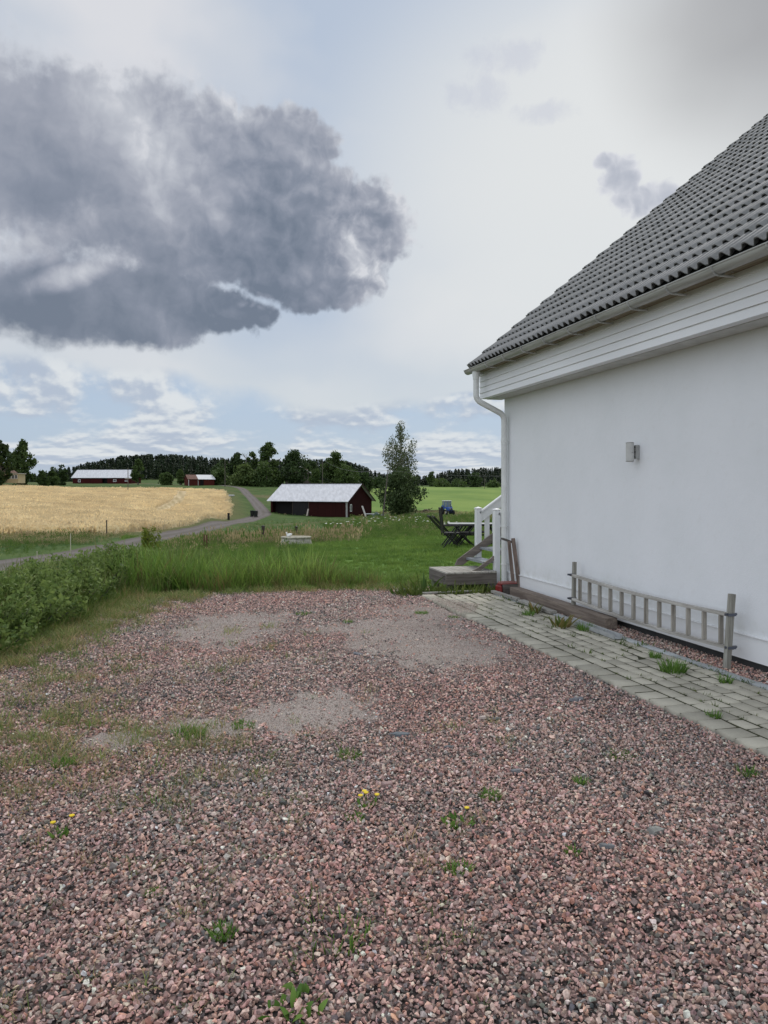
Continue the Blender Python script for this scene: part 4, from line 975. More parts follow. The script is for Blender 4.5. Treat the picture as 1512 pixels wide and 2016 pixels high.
weed(722, 1590, .04, .05, 14, 'cluster of yellow flowers in the middle of the gravel', 'leaf', 4, 'yellow_flower'); weed(119, 1650, .05, .03, 12, 'single yellow flower at the left of the gravel', 'leaf', 2, 'yellow_flower'); weed(905, 1622, .05, .07, 30, 'weed with one yellow flower right of centre', 'leaf', 1, 'yellow_flower')
weed(570, 1990, .05, .09, 20, 'broad leaved plant at the bottom edge of the picture', 'leaf', 0, 'weed', None, .04); weed(670, 1850, .06, .12, 26, 'straggling pale weed low in the middle of the gravel', 'grass')

# ------------------------------------------------------------------ trees and shrubs
def leaves(name, centers, radii, n, size, parent, m, seed=0, stretch=1.0, droop=0, asp=.55, inside=0.0):
    r = np.random.default_rng(seed); centers = np.asarray(centers, float); k = len(centers)
    w = np.asarray(radii) ** 2; w = w / w.sum(); ci = r.choice(k, n, p=w)
    q = r.normal(size=(n, 3)); q /= np.linalg.norm(q, axis=1)[:, None]; q *= (r.uniform(.25, 1, (n, 1)) ** .5) * np.where(r.random((n, 1)) < .12, 1.5, 1); q[:, 2] *= stretch
    p = centers[ci] + q * np.asarray(radii)[ci, None]
    if droop: p[:, 2] -= droop * r.random(n) ** 2 * np.asarray(radii)[ci]
    s = size * r.uniform(.6, 1.35, n); a = r.normal(size=(n, 3)); a /= np.linalg.norm(a, axis=1)[:, None]; c = r.normal(size=(n, 3)); c -= (c * a).sum(1)[:, None] * a; c /= np.linalg.norm(c, axis=1)[:, None]
    if droop: a[:, 2] -= 1.0; a /= np.linalg.norm(a, axis=1)[:, None]; c -= (c * a).sum(1)[:, None] * a; c /= np.linalg.norm(c, axis=1)[:, None]
    nn = np.cross(a, c); A = a * s[:, None]; C = c * (s * asp)[:, None]; B = nn * (s * .18)[:, None]
    V = np.stack([p - A, p + C * .8 - B, p + A * .9, p - C * .8 + B], 1).reshape(-1, 3); Fc = np.arange(4 * n).reshape(n, 4)
    clump = r.random(k)[ci]; f = np.clip(.5 * clump + .5 * r.random(n), 0, 1); fc = np.stack([f, f, f, np.ones(n)], 1)
    return mesh_np(name, V, Fc, m, parent, fcol=fc)
def interp_prof(prof, t): return np.interp(t, [a for a, _ in prof], [b for _, b in prof])
BARK = flat('grey_bark', (.11, .095, .08), .9, .35, 8, stretch=(1, 1, .3)); BIRCHB = flat('birch_bark', (.32, .31, .29), .8, .5, 5, stretch=(1, 1, 3))
def tree(name, label, base, Ht, prof, m, n=3000, size=.3, k=60, clump=.16, trunk=.18, bark=None, seed=0, droop=0, asp=.6, stretch=.8, group=None, cat='tree', trunk_top=.85, nlimb=14):
    r = np.random.default_rng(seed); o = thing(name, label, cat, base, 0, group); W = max(b for _, b in prof) * Ht
    C = []; Rr = []
    while len(C) < k:
        t = r.uniform(prof[0][0], prof[-1][0]); rad = interp_prof(prof, t) * Ht
        if r.random() > .25 + .75 * rad / W: continue
        a = r.uniform(0, 6.283); q = rad * math.sqrt(r.uniform(.05, 1)); cr = clump * W * r.uniform(.6, 1.25); q = max(0, q - cr * .6)
        C.append((q * math.cos(a), q * math.sin(a), t * Ht)); Rr.append(cr)
    b = MB(); rr = r.normal(0, .012 * Ht, (5, 2)); rr[0] = 0; pts = [(rr[i][0], rr[i][1], Ht * trunk_top * i / 4 - (.3 if i == 0 else 0)) for i in range(5)]
    b.tube(pts, [trunk, trunk * .8, trunk * .6, trunk * .4, trunk * .12], 8)
    for i in r.permutation(k)[:nlimb]:
        c = Vector(C[i]); z0 = max(.12 * Ht, min(c.z * .8, c.z - .5 * math.hypot(c.x, c.y))); f = z0 / (Ht * trunk_top); j = min(3, int(f * 4)); tt = f * 4 - j
        p0 = Vector(pts[j]).lerp(Vector(pts[j + 1]), min(1, tt)); mid = p0.lerp(c, .55) + Vector((0, 0, .04 * Ht)); b.tube([p0, mid, c], [trunk * .32, trunk * .2, trunk * .05], 5)
    b.build('trunk', bark or BARK, o, smooth=True)
    leaves('crown', C, Rr, n, size, o, m, seed, stretch, droop, asp)
    return o
LD = leafmat('leaf_dark_green', (.028, .052, .018), (.075, .115, .036), .35); LM = leafmat('leaf_mid_green', (.042, .075, .022), (.11, .16, .045), .4); LL = leafmat('leaf_olive', (.06, .095, .03), (.14, .19, .055), .4)
LB = leafmat('leaf_birch', (.06, .085, .035), (.15, .175, .08), .4); LSH = leafmat('leaf_shrub', (.06, .115, .024), (.27, .35, .10), .38); LYEL = leafmat('leaf_yellowgreen', (.13, .17, .02), (.24, .27, .04), .35); LP = leafmat('needle_dark', (.006, .016, .009), (.022, .042, .018), .1)
ROUND = [(.12, .2), (.3, .42), (.55, .48), (.8, .36), (1, .08)]; TALL = [(.15, .16), (.35, .26), (.6, .25), (.85, .16), (1, .03)]; BUSH = [(0, .5), (.4, .62), (.75, .5), (1, .15)]
def T(name, label, px, top, bot, wpx, d, m, prof=ROUND, **kw):
    x, y, z = G(px, d); ztop = zat(top, d); Ht = ztop - z; w = wpx / F * d; sc = w / 2 / (max(b for _, b in prof) * Ht)
    return tree(name, label, (x, y, z - .1), Ht, [(a, b * sc) for a, b in prof], m, **kw)
LDB = leafmat('leaf_deep', (.035, .06, .022), (.10, .14, .05), .35)
# the tall birch by the field and the dense tree in front of it
T('birch_tree', 'tall airy birch tree standing beyond the lawn right of the barn', 789, 831, 1018, 80, 112, LB, [(.40, .6), (.44, .62), (.55, .9), (.63, 1), (.72, .98), (.79, .85), (.88, .6), (.95, .35), (1, .12)], n=5000, size=.16, k=150, clump=.17, trunk=.22, bark=BIRCHB, seed=3, droop=2.6, asp=.45, stretch=1.6, trunk_top=.95, nlimb=40)
T('leafy_tree', 'dense dark green spreading tree directly below the birch crown', 790, 922, 1018, 108, 108, LDB, [(.14, .55), (.3, .95), (.5, 1), (.75, .85), (.9, .6), (1, .2)], n=7500, size=.2, k=75, clump=.26, trunk=.2, seed=5, nlimb=25, droop=.6)
# trees at the yellow house, far left
T('leafy_tree', 'large open crowned tree cut by the left edge of the picture', 0, 868, 950, 56, 200, LD, ROUND, n=3200, size=.5, k=60, clump=.22, trunk=.4, seed=6)
T('birch_tree', 'broad drooping birch beside the small yellow house', 45, 865, 948, 56, 222, LM, [(.08, .5), (.25, .95), (.5, 1), (.7, .75), (.85, .45), (1, .12)], n=5200, size=.42, k=90, clump=.22, trunk=.35, seed=7, droop=1.2, nlimb=20)
for i, (px, top, w, d, lb) in enumerate(((84, 930, 26, 222, 'low bush right of the birch by the yellow house'), (104, 922, 26, 228, 'middle bush left of the long barn'), (122, 917, 24, 234, 'taller bush just left of the long barn'), (-8, 936, 20, 204, 'bush at the very left edge by the field'))):
    T('bush', lb, px, top, 950, w, d, (LM, LM, LD, LM)[i], BUSH, n=1100, size=.4, k=22, clump=.4, trunk=.1, seed=20 + i, cat='bush', group='bushes near the yellow house')
TR = [('leafy_tree', 'pointed green tree at the right end of the long barn', 272, 906, 27, 262, LM, TALL), ('bush', 'round bush in the gap left of the red shed', 328, 930, 24, 250, LM, BUSH), ('leafy_tree', 'slim tree just left of the red shed', 355, 926, 18, 246, LM, TALL),
      ('leafy_tree', 'tall ragged tree left of the road top', 440, 908, 44, 262, LD, ROUND), ('bush', 'wide dark bush right of the red shed', 432, 925, 42, 246, LM, BUSH), ('spruce_tree', 'dark ragged tree under the bare branches', 468, 893, 32, 262, LD, ROUND), ('leafy_tree', 'tree with olive crown right of the bare branches', 497, 889, 26, 262, LM, TALL),
      ('leafy_tree', 'tallest slender tree above the farmhouse garden', 529, 871, 36, 256, LM, [(.1, .22), (.3, .3), (.5, .26), (.62, .33), (.8, .31), (.93, .2), (1, .05)]), ('bush', 'broad olive bush at the top of the track', 482, 918, 52, 240, LL, BUSH), ('bush', 'olive bush below the tallest slender tree', 518, 915, 46, 238, LM, BUSH), ('bush', 'low bush left of the farmhouse gable', 545, 928, 30, 240, LM, BUSH),
      ('leafy_tree', 'broad round dark tree in front of the farmhouse', 580, 893, 62, 243, LD, ROUND), ('bush', 'round green bush right of the farmhouse', 622, 928, 26, 238, LM, BUSH), ('leafy_tree', 'dark tree filling the gap behind the round bush', 612, 908, 34, 270, LD, ROUND), ('leafy_tree', 'spreading tree with uneven top above the barn roof', 657, 889, 46, 252, LM, [(.1, .35), (.3, .5), (.55, .55), (.75, .5), (.9, .28), (1, .1)]), ('bush', 'dense bush below the spreading tree', 680, 918, 50, 244, LM, BUSH), ('bush', 'low dark bush above the right end of the barn', 716, 935, 40, 260, LD, BUSH)]
for i, (nm, lb, px, top, w, d, m, prof) in enumerate(TR):
    T(nm, lb, px, top, 952, w * 1.22, d, m, prof, n=3600 if w > 30 else 2000, size=.44, k=60 if w > 30 else 36, clump=.27 if prof is not BUSH else .36, trunk=.28 if prof is not BUSH else .12, seed=40 + i, cat='tree' if nm != 'bush' else 'bush', group='trees and bushes around the farm on the rise')
for i, (px, top, w, d, lb) in enumerate(((868, 945, 40, 372, 'pale green bush at the far edge of the pasture'), (900, 948, 44, 376, 'long low bush right of the pale one at the pasture edge'), (935, 931, 34, 380, 'round dark tree in front of the far wood'), (850, 930, 24, 392, 'small light tree at the left of the far wood'), (972, 950, 36, 372, 'low bush beside the downpipe at the pasture edge'), (745, 940, 30, 330, 'bush between barn and birch at the pasture edge'))):
    T('bush' if i != 2 else 'leafy_tree', lb, px, top, 958, w, d, (LL, LM, LD, LM, LM, LD)[i], BUSH, n=1100, size=.6, k=24, clump=.4, trunk=.15, seed=80 + i, cat='bush' if i != 2 else 'tree', group='bushes along the far edge of the pasture')
# bare dead tree
def bare_tree(px, top, d, label, seed):
    x, y, z = G(px, d); Ht = zat(top, d) - z; o = thing('bare_tree', label, 'tree', (x, y, z)); r = np.random.default_rng(seed); b = MB()
    def br(p, dr, L, rad, lev):
        p = Vector(p); dr = Vector(dr).normalized(); q = p + dr * L; b.tube([p, p.lerp(q, .5) + Vector(r.normal(0, .04 * L, 3)), q], [rad, rad * .8, rad * .6], 5)
        if lev:
            for _ in range(4 if lev > 1 else 3): br(p.lerp(q, r.uniform(.45, 1)), dr + Vector(r.normal(0, .55, 3)) + Vector((0, 0, .1)), L * r.uniform(.4, .62), rad * .5, lev - 1)
    br((0, 0, -.3), (0, 0, 1), Ht * .52, .22, 4); b.build('branches', flat('bare_wood_%d' % seed, (.20, .18, .165), .9), o)
bare_tree(452, 892, 268, 'bare dead tree with thin branches, the left one of two', 1); bare_tree(484, 880, 266, 'bare dead tree with thin branches, taller right one', 2)

# low leafy shrubs along the left edge of the yard
SH = [(-110, 7.3, .85, .50), (-25, 8.3, .95, .48), (45, 9.1, .85, .50), (105, 10.1, .75, .54), (155, 11.2, .7, .58), (200, 12.4, .65, .62), (235, 14.0, .65, .60), (295, 17.2, .7, .45), (345, 19.5, .8, .38), (30, 11.0, .9, .42), (110, 13.2, .8, .40), (-60, 10.0, 1.0, .42)]
LBL = ['shrub at the left picture edge, partly cut off', 'leafy shrub nearest the left gravel edge', 'shrub right behind the nearest one at the gravel edge', 'third leafy shrub along the gravel edge', 'shrub where the gravel turns behind the weeds', 'tallest leafy shrub beside the tall grass', 'shrub with long stems behind the tallest shrub', 'dark shrub in the tall grass below the yellow plant', 'small dark shrub farthest along the row', 'shrub in the second row facing the track', 'shrub of the second row nearest the bend', 'second row shrub at the left edge']
for i, (px, d, rad, h) in enumerate(SH):
    x, y, z = G(px, d); r = np.random.default_rng(200 + i); o = thing('leafy_shrub', 'green ' + LBL[i], 'shrub', (x, y, z), 0, 'low leafy shrubs beside the gravel')
    ns = 30; tips = []; b = MB()
    for s in range(ns):
        a = r.uniform(0, 6.28); q = rad * math.sqrt(r.random()); hh = h * (1 - .35 * (q / rad) ** 2) * r.uniform(.75, 1.12); tx, ty = q * math.cos(a), q * math.sin(a)
        p0 = (tx * .55, ty * .55, -.05); p1 = (tx * .9, ty * .9, hh * .6); p2 = (tx + r.normal(0, .05), ty + r.normal(0, .05), hh); b.tube([p0, p1, p2], [.006, .005, .002], 4)
        for t in np.linspace(.12, 1.0, 9):
            w0 = Vector(p0).lerp(Vector(p1), min(1, t / .6)) if t < .6 else Vector(p1).lerp(Vector(p2), (t - .6) / .4); tips.append((w0.x, w0.y, w0.z))
    b.build('stems', BARK, o); leaves('leaves', tips, [.085] * len(tips), 4600, .033, o, LSH, 300 + i, 1.1, 0, .5)
def goldenrod(px, py, d, h, label):
    x, y, z = G(px, d); o = thing('tall_plant', label, 'plant', (x, y, z)); r = np.random.default_rng(4); b = MB(); tips = []
    for s in range(14):
        tx, ty = r.normal(0, .16, 2); hh = h * r.uniform(.65, 1.0); b.tube([(tx * .4, ty * .4, 0), (tx, ty, hh)], [.008, .003], 5); tips += [(tx * (.4 + .6 * t), ty * (.4 + .6 * t), hh * t) for t in np.linspace(.2, 1, 8)]
    b.build('stem', PLANT, o); leaves('leaves', tips, [.07] * len(tips), 1500, .045, o, LYEL, 9, 1, 0, .4)
goldenrod(291, 1065, 22, .98, 'tall yellow green plant sticking up from the shrubs by the track')

# ------------------------------------------------------------------ far conifer wood
def conifer(seed):
    r = np.random.default_rng(seed); V, Fc, fc = [], [], []
    def quad(p, a, c, v): i = len(V); V.extend([p - a, p + c, p + a, p - c]); Fc.append((i, i + 1, i + 2, i + 3)); fc.append((v, v, v, 1))
    wide = r.uniform(.13, .2); top = r.uniform(.15, .5) if seed % 3 == 0 else 1.0
    for i in range(260):
        t = r.uniform(.12, 1) ** .9; rad = wide * ((1 - t) ** (.75 if top == 1 else .4)) * r.uniform(.3, 1.1) + .01; a = r.uniform(0, 6.28)
        d = np.array([math.cos(a), math.sin(a), -.35]); s = .045 * r.uniform(.6, 1.3) * (1.25 - .6 * t); p = np.array([rad * math.cos(a), rad * math.sin(a), t])
        c = np.array([-math.sin(a), math.cos(a), r.normal(0, .5)]) * s * .7; quad(p, d * s, c, r.random())
    m = conif_m
    me = mesh_np('t', np.array(V), Fc, m, link=False, fcol=fc); return me
conif_m = leafmat('conifer_needles', (.35, .5, .5), (1.2, 1.15, 1.0), .1, inst=True)
def wood_():
    X, Y, Zt, Zb = [], [], [], []
    sil_x = [-150, 60, 100, 135, 170, 210, 240, 300, 350, 400, 440, 500, 560, 620, 680, 700, 722, 745, 790, 850, 880, 905, 940, 985, 1100]
    sil_y = [930, 936, 930, 921, 912, 906, 899, 896, 897, 900, 904, 905, 906, 906, 909, 914, 922, 932, 938, 936, 928, 925, 924, 922, 922]
    for k, (d0, d1, n, dy) in enumerate(((372, 395, 300, 12), (400, 430, 450, 5), (435, 470, 600, -1), (475, 520, 600, -3))):
        px = rng.uniform(-120, 1090, n); d = rng.uniform(d0, d1, n); d = np.where(px > 735, d + 25, d); x = d * ((px - 756) / F * CY + SY); y = d * (CY - (px - 756) / F * SY)
        zb = H(x, y) - 1; top = zat(1, 1); sy = np.interp(px, sil_x, sil_y) + dy + np.abs(rng.normal(0, 3.2, n)) * (1 if k > 1 else 1.5); zt = CAMH - (sy - 960) / F * d
        ok = (zt - zb > 4); X.append(x[ok]); Y.append(y[ok]); Zt.append(zt[ok]); Zb.append(zb[ok])
    x, y, zt, zb = map(np.concatenate, (X, Y, Zt, Zb)); n = len(x); h = zt - zb; w = np.clip(h * rng.uniform(.75, 1.15, n), 9, 22)
    dist = np.hypot(x, y); c = colmix((.016, .034, .018), (.04, .062, .024), rng.random(n), .2)
    scatter('far_wood', np.stack([x, y, zb], 1), np.stack([np.zeros(n), np.zeros(n), rng.uniform(0, 6.28, n)], 1), np.stack([w, w, h], 1), rng.integers(0, 6, n), c, [conifer(i) for i in range(6)], 'dark conifer wood along the far ridge')
    print('wood', n)
wood_()

# ------------------------------------------------------------------ farm buildings
REDW = lambda nm, c=(.075, .014, .012): mat(nm, lambda k: k.mix(k.ss(k.noise(k.v('MULTIPLY', k.pos, (7, 7, .25)), 1.2, 5, .7).outputs[0], .3, .7), tuple(q * .55 for q in c), c), .9, .15)
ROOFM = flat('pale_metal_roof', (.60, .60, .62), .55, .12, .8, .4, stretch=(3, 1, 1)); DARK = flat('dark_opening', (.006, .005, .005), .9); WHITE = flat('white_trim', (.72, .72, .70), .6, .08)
def barn(name, label, corner, phi, L, W, eave, ridge, red, openings=(), over=.6, oe=.45, windows=(), cornerboard=True, roofm=None, gable=True, cat='barn', extra=None):
    # local frame: +x runs left along the front wall from the near corner, +y into the barn
    x, y, z = corner; o = thing(name, label, cat, (x, y, z - .05))
    a = YAW; # image right in plan
    rx, ry = CY, -SY; fx, fy = SY, CY
    ux, uy = -math.cos(phi) * rx + math.sin(phi) * fx, -math.cos(phi) * ry + math.sin(phi) * fy
    vx, vy = math.sin(phi) * rx + math.cos(phi) * fx, math.sin(phi) * ry + math.cos(phi) * fy
    M_ = Matrix(((ux, vx, 0, 0), (uy, vy, 0, 0), (0, 0, 1, 0), (0, 0, 0, 1)))
    # walls as two eaves walls and two gables
    b = MB(); t = .15
    xs = [0.15]; 
    for (o0, o1, oz0, oz1) in sorted(openings): xs += [o0, o1]
    xs.append(L - .15)
    for i in range(0, len(xs), 2):
        if xs[i + 1] > xs[i]: b.box(xs[i], xs[i + 1], 0, t, 0, eave, M_)
    for (o0, o1, oz0, oz1) in openings:
        if oz1 < eave: b.box(o0, o1, 0, t, oz1, eave, M_)
    b.box(.15, L - .15, W - t, W, 0, eave, M_)
    for x0 in (0, L - t):
        V = [(x0, 0, 0), (x0, W, 0), (x0, W, eave), (x0, W / 2, ridge - .05), (x0, 0, eave)]; V += [(q[0] + t, q[1], q[2]) for q in V]
        b.add(V, [(0, 1, 2, 3, 4), (9, 8, 7, 6, 5)] + [(i, 5 + i, 5 + (i + 1) % 5, (i + 1) % 5) for i in range(5)], M_)
    b.build('wall', red, o)
    b = MB(); sl = (ridge - eave) / (W / 2); th = .10
    for s in (0, 1):
        yy = lambda q: q if s == 0 else W - q
        V = [(x0, yy(-oe), eave - oe * sl + dz) for x0 in (-over, L + over) for dz in (.0, th)] + [(x0, yy(W / 2), ridge + dz) for x0 in (-over, L + over) for dz in (.0, th)]
        b.add(V, [(0, 1, 3, 2), (4, 6, 7, 5), (1, 5, 7, 3), (0, 2, 6, 4), (0, 4, 5, 1), (2, 3, 7, 6)], M_)
    rf = b.build('roof', roofm or ROOFM, o)
    b = MB(); b.beam(M_ @ Vector((-over, W / 2, ridge + th + .02)), M_ @ Vector((L + over, W / 2, ridge + th + .02)), .25, .06); b.build('ridge_cap', flat('dark_ridge', (.05, .045, .045), .7), rf)
    b = MB()
    for s in (-1, 1):
        p0 = M_ @ Vector((-over - .02, W / 2 + s * (W / 2 + oe), eave - oe * sl + .0)); p1 = M_ @ Vector((-over - .02, W / 2, ridge + .0)); b.beam(p0, p1, .05, .22)
    b.build_each('barge_board', flat('barge_dark', (.03, .012, .01), .8), rf)
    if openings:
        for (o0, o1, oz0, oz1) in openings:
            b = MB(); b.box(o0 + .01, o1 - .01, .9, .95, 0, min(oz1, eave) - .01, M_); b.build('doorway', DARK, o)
    if cornerboard:
        b = MB(); b.box(-.03, .22, -.04, -.002, 0, eave, M_); b.box(-.04, -.002, -.002, .2, 0, eave, M_); b.build_each('corner_board', flat('grey_corner_board', (.33, .32, .31), .8), o)
    for (wx, wz, ww, wh, side) in windows:
        b = MB()
        if side == 'f': b.box(wx, wx + ww, -.05, -.002, wz, wz + wh, M_)
        else: b.box(-.05, -.002, wx, wx + ww, wz, wz + wh, M_)
        fr = b.build('window_frame', WHITE, o); b = MB()
        if side == 'f': b.box(wx + .12, wx + ww - .12, -.06, -.0505, wz + .12, wz + wh - .12, M_)
        else: b.box(-.06, -.0505, wx + .12, wx + ww - .12, wz + .12, wz + wh - .12, M_)
        b.build('pane', flat('window_glass', (.03, .035, .04), .15, .1, spec=.6), fr)
    if extra: extra(o, M_)
    return o, M_
gb = G(683, 136); gb = (gb[0], gb[1], zat(1018, 136))
def bx(o, M_):
    b = MB(); b.box(8.3, 8.38, -.06, -.003, 0, 2.9, M_); b.box(12.0, 12.06, -.06, -.003, .0, 2.9, M_); b.build_each('door_post', flat('door_post_brown', (.09, .07, .055), .8), o)
    b = MB(); b.box(8.4, 11.9, -.10, -.05, .05, 2.75, M_); b.build('sliding_door', flat('black_door', (.010, .009, .010), .8, .4, 2, stretch=(5, 5, .3)), o)
barn('red_barn', 'dark red barn with pale metal roof beside the bend of the track', gb, R(30), 17.2, 8.6, 3.05, 5.95, REDW('barn_boards_red', (.034, .007, .0065)), openings=((11.95, 16.8, 0, 2.85),), windows=((1.0, 1.0, .6, 1.3, 'g'),), extra=bx)
lb = G(258, 296); lb = (lb[0], lb[1], zat(952, 296))
barn('long_barn', 'long red barn with white metal roof behind the wheat field', lb, R(5), 23.6, 9.5, 2.5, 5.5, REDW('long_barn_red', (.06, .010, .010)), openings=((9.6, 11.6, 0, 2.3),), windows=((5.9, .75, 1.3, .9, 'f'), (20.4, .6, 1.0, 1.1, 'f'), (1.2, .8, 1.3, .6, 'f')), cornerboard=False, over=.5)
sh = G(371, 238); sh = (sh[0], sh[1], zat(955.5, 238))
def small_shed():
    # gable shown at left: mirrored orientation
    x, y, z = sh; o = thing('red_shed', 'small red shed with half rusty, half white roof beyond the wheat', 'shed', (x, y, z - .1)); phi = R(-52)
    rx, ry, fx, fy = CY, -SY, SY, CY; c, s = math.cos(R(28)), math.sin(R(28))
    ux, uy = c * rx + s * fx, c * ry + s * fy; vx, vy = -s * rx + c * fx, -s * ry + c * fy
    M_ = Matrix(((ux, vx, 0, 0), (uy, vy, 0, 0), (0, 0, 1, 0), (0, 0, 0, 1))); L, W, e, rg = 8.2, 5.4, 2.1, 3.4; red = REDW('shed_red', (.10, .022, .016)); b = MB()
    b.box(0, L, 0, .12, 0, e, M_); b.box(0, L, W - .12, W, 0, e, M_)
    for x0 in (0, L - .12):
        V = [(x0, .121, 0), (x0, W - .121, 0), (x0, W - .121, e), (x0, W / 2, rg - .03), (x0, .121, e)]; V += [(q[0] + .12, q[1], q[2]) for q in V]; b.add(V, [(0, 1, 2, 3, 4), (9, 8, 7, 6, 5)] + [(i, 5 + i, 5 + (i + 1) % 5, (i + 1) % 5) for i in range(5)], M_)
    b.build('wall', red, o); sl = (rg - e) / (W / 2)
    for nm, x0, x1, m_ in (('roof', -.3, 3.0, flat('rusty_roof', (.15, .08, .06), .8, .3, 3)), ('roof', 3.0, L + .3, flat('shed_white_roof', (.62, .62, .62), .6, .1))):
        b = MB()
        for s_ in (0, 1):
            yy = lambda q: q if s_ == 0 else W - q
            V = [(xx, yy(-.3), e - .3 * sl + dz) for xx in (x0, x1) for dz in (0, .08)] + [(xx, yy(W / 2), rg + dz) for xx in (x0, x1) for dz in (0, .08)]; b.add(V, [(0, 1, 3, 2), (4, 6, 7, 5), (1, 5, 7, 3), (0, 2, 6, 4), (0, 4, 5, 1), (2, 3, 7, 6)], M_)
        b.build(nm, m_, o)
    b = MB(); b.box(.0, .14, -.03, -.002, 0, e, M_); b.box(3.0, 3.1, -.03, -.002, 0, e, M_); b.build_each('corner_board', WHITE, o)
    b = MB(); b.box(3.6, 4.8, -.04, -.002, 0, 1.8, M_); b.build('door', DARK, o)
small_shed()
def yellow_house():
    d = 206; x, y, _ = G(25, d); z = zat(949, d); o = thing('yellow_house', 'small pale yellow house with three white windows under the trees', 'house', (x, y, z - .3)); rz = -YAW; M_ = Matrix.Rotation(rz, 4, 'Z')
    b = MB(); b.box(-1.4, 1.5, 0, 4, 0, 2.5, M_); b.box(-6, -1.4, .8, 5, 0, 2.9, M_); b.build('wall', flat('yellow_wall', (.52, .42, .25), .8, .08), o)
    b = MB(); b.box(-1.6, 1.75, -.25, 4.2, 2.5, 2.68, M_); b.build('roof', flat('flat_roof_edge', (.5, .47, .43), .7), o)
    b = MB(); b.prism([(-6.4, 2.9), (-1.2, 2.9), (-3.8, 4.6)], .5, 5.4, M_); b.build('roof', flat('brown_roof', (.16, .09, .07), .8), o)
    for i in range(3):
        b = MB(); x0 = -1.15 + i * .85; b.box(x0, x0 + .78, -.06, -.002, 1.15, 2.3, M_); w = b.build('window', WHITE, o); b = MB(); b.box(x0 + .12, x0 + .36, -.07, -.0605, 1.25, 2.2, M_); b.box(x0 + .42, x0 + .66, -.07, -.0605, 1.25, 2.2, M_); b.build_each('pane', flat('yh_glass', (.05, .06, .07), .2), w)
yellow_house()
def farmhouse():
    d = 262; x, y, _ = G(590, d); z = zat(950, d); o = thing('farmhouse', 'farmhouse mostly hidden by trees, white gable edge showing', 'house', (x, y, z - .5)); M_ = Matrix.Rotation(-YAW, 4, 'Z')
    b = MB(); b.prism([(-5, 0), (5, 0), (5, 3.2), (0, 6.0), (-5, 3.2)], 0, 7, M_); b.build('wall', flat('house_dark_wall', (.10, .08, .07), .9), o)
    for s in (-1, 1):
        b = MB(); b.add([(M_ @ Vector(q))[:] for q in ((s * 5.6, -.4, 2.87), (0, -.4, 6.05), (0, -.4, 6.3), (s * 5.6, -.4, 3.12), (s * 5.6, 7.4, 2.87), (0, 7.4, 6.05), (0, 7.4, 6.3), (s * 5.6, 7.4, 3.12))], [(0, 1, 2, 3), (7, 6, 5, 4), (3, 2, 6, 7), (4, 5, 1, 0), (0, 3, 7, 4), (1, 5, 6, 2)])
        b.build('roof', flat('pinkish_roof_%d' % s, (.32, .20, .18), .8), o)
    b = MB(); b.beam(M_ @ Vector((-5.6, -.45, 2.9)), M_ @ Vector((0, -.45, 6.1)), .05, .3); b.beam(M_ @ Vector((5.6, -.45, 2.9)), M_ @ Vector((0, -.45, 6.1)), .05, .3); b.build_each('barge_board', WHITE, o)
farmhouse()

# ------------------------------------------------------------------ poles, posts, wires
PW_ = wood('pole_wood', (.15, .13, .11), (.08, .07, .06), 2)
def pole(px, top, bot, d, label, tx=None, arm=None, r=.12, name='utility_pole', cat='pole'):
    x, y, z = G(px, d); zt = zat(top, d); o = thing(name, label, cat, (x, y, z)); X2, Y2 = xy(tx if tx is not None else px, d)
    b = MB(); b.tube([(0, 0, -.3), (X2 - x, Y2 - y, zt - z)], [r, r * .7], 8); b.build('pole', PW_, o)
    if arm: b = MB(); b.beam((-arm * CY, arm * SY, zat(942, d) - z), (arm * CY, -arm * SY, zat(942, d) - z), .25, .12); b.build('crossarm', flat('arm_grey_%d' % px, (.35, .35, .33), .7), o)
    return Vector((X2, Y2, zt))
pole(252, 921, 971, 183, 'pole with a crosspiece standing in the wheat field', arm=.75, r=.11)
p1 = pole(443, 905, 959, 225, 'pole left of the top of the track', r=.12); p2 = pole(525, 925, 955, 236, 'short pole in front of the tallest slender tree', r=.11); p3 = pole(635, 903, 955, 236, 'pole just left of the spreading tree above the barn', r=.13)
p4 = pole(753, 926, 1020, 98, 'leaning pole close to the birch trunk', tx=764, r=.10); p5 = pole(954, 940, 960, 330, 'small far pole in front of the wood beside the downpipe', r=.13)
def wire(a, b, label, sag=1.2, r=.018):
    n = 14; m = MB(); m.tube([a.lerp(b, i / n) - Vector((0, 0, sag * 4 * (i / n) * (1 - i / n))) for i in range(n + 1)], r, 4); o = m.build('power_line', flat('wire_grey', (.18, .18, .18), .6)); tag(o, label, 'wire', 'overhead wires')
wire(p3, p4, 'thin wire running down from the barn pole to the leaning pole', 1.5, .016); wire(p4, Vector((*xy(1150, 95), zat(930, 95))), 'thin wire running right from the leaning pole towards the house', .6, .012)
def post(px, top, bot, d, w, label, m_, cap=True, name='wooden_post'):
    x, y, z = G(px, d); zt = zat(top, d); b = MB(); b.tube([(0, 0, -.3), (0, 0, zt - z)], w / 2, 10); o = thing(name, label, 'post', (x, y, z)); b.build('shaft', m_, o)
    if cap: b = MB(); b.lathe([(w / 2 + .015, zt - z), (w / 2 + .015, zt - z + .03), (w * .2, zt - z + .06)], 12); b.build('cap', flat('post_cap_%d' % px, (.02, .018, .018), .6), o)
PD = wood('dark_post', (.10, .07, .055), (.04, .03, .025), 2)
post(518, 1037, 1058, 35, .15, 'dark wooden post in the straw grass left of the well', PD); post(583, 1038, 1056, 35.5, .15, 'dark wooden post directly behind the well', PD)
post(402, 1052, 1067, 27, .05, 'thin rusty stake, left one of the close pair', flat('rust', (.13, .06, .04), .8), False, 'stake'); post(407, 1053, 1067, 27, .05, 'thin rusty stake, right one of the close pair', flat('rust2', (.13, .06, .04), .8), False, 'stake')
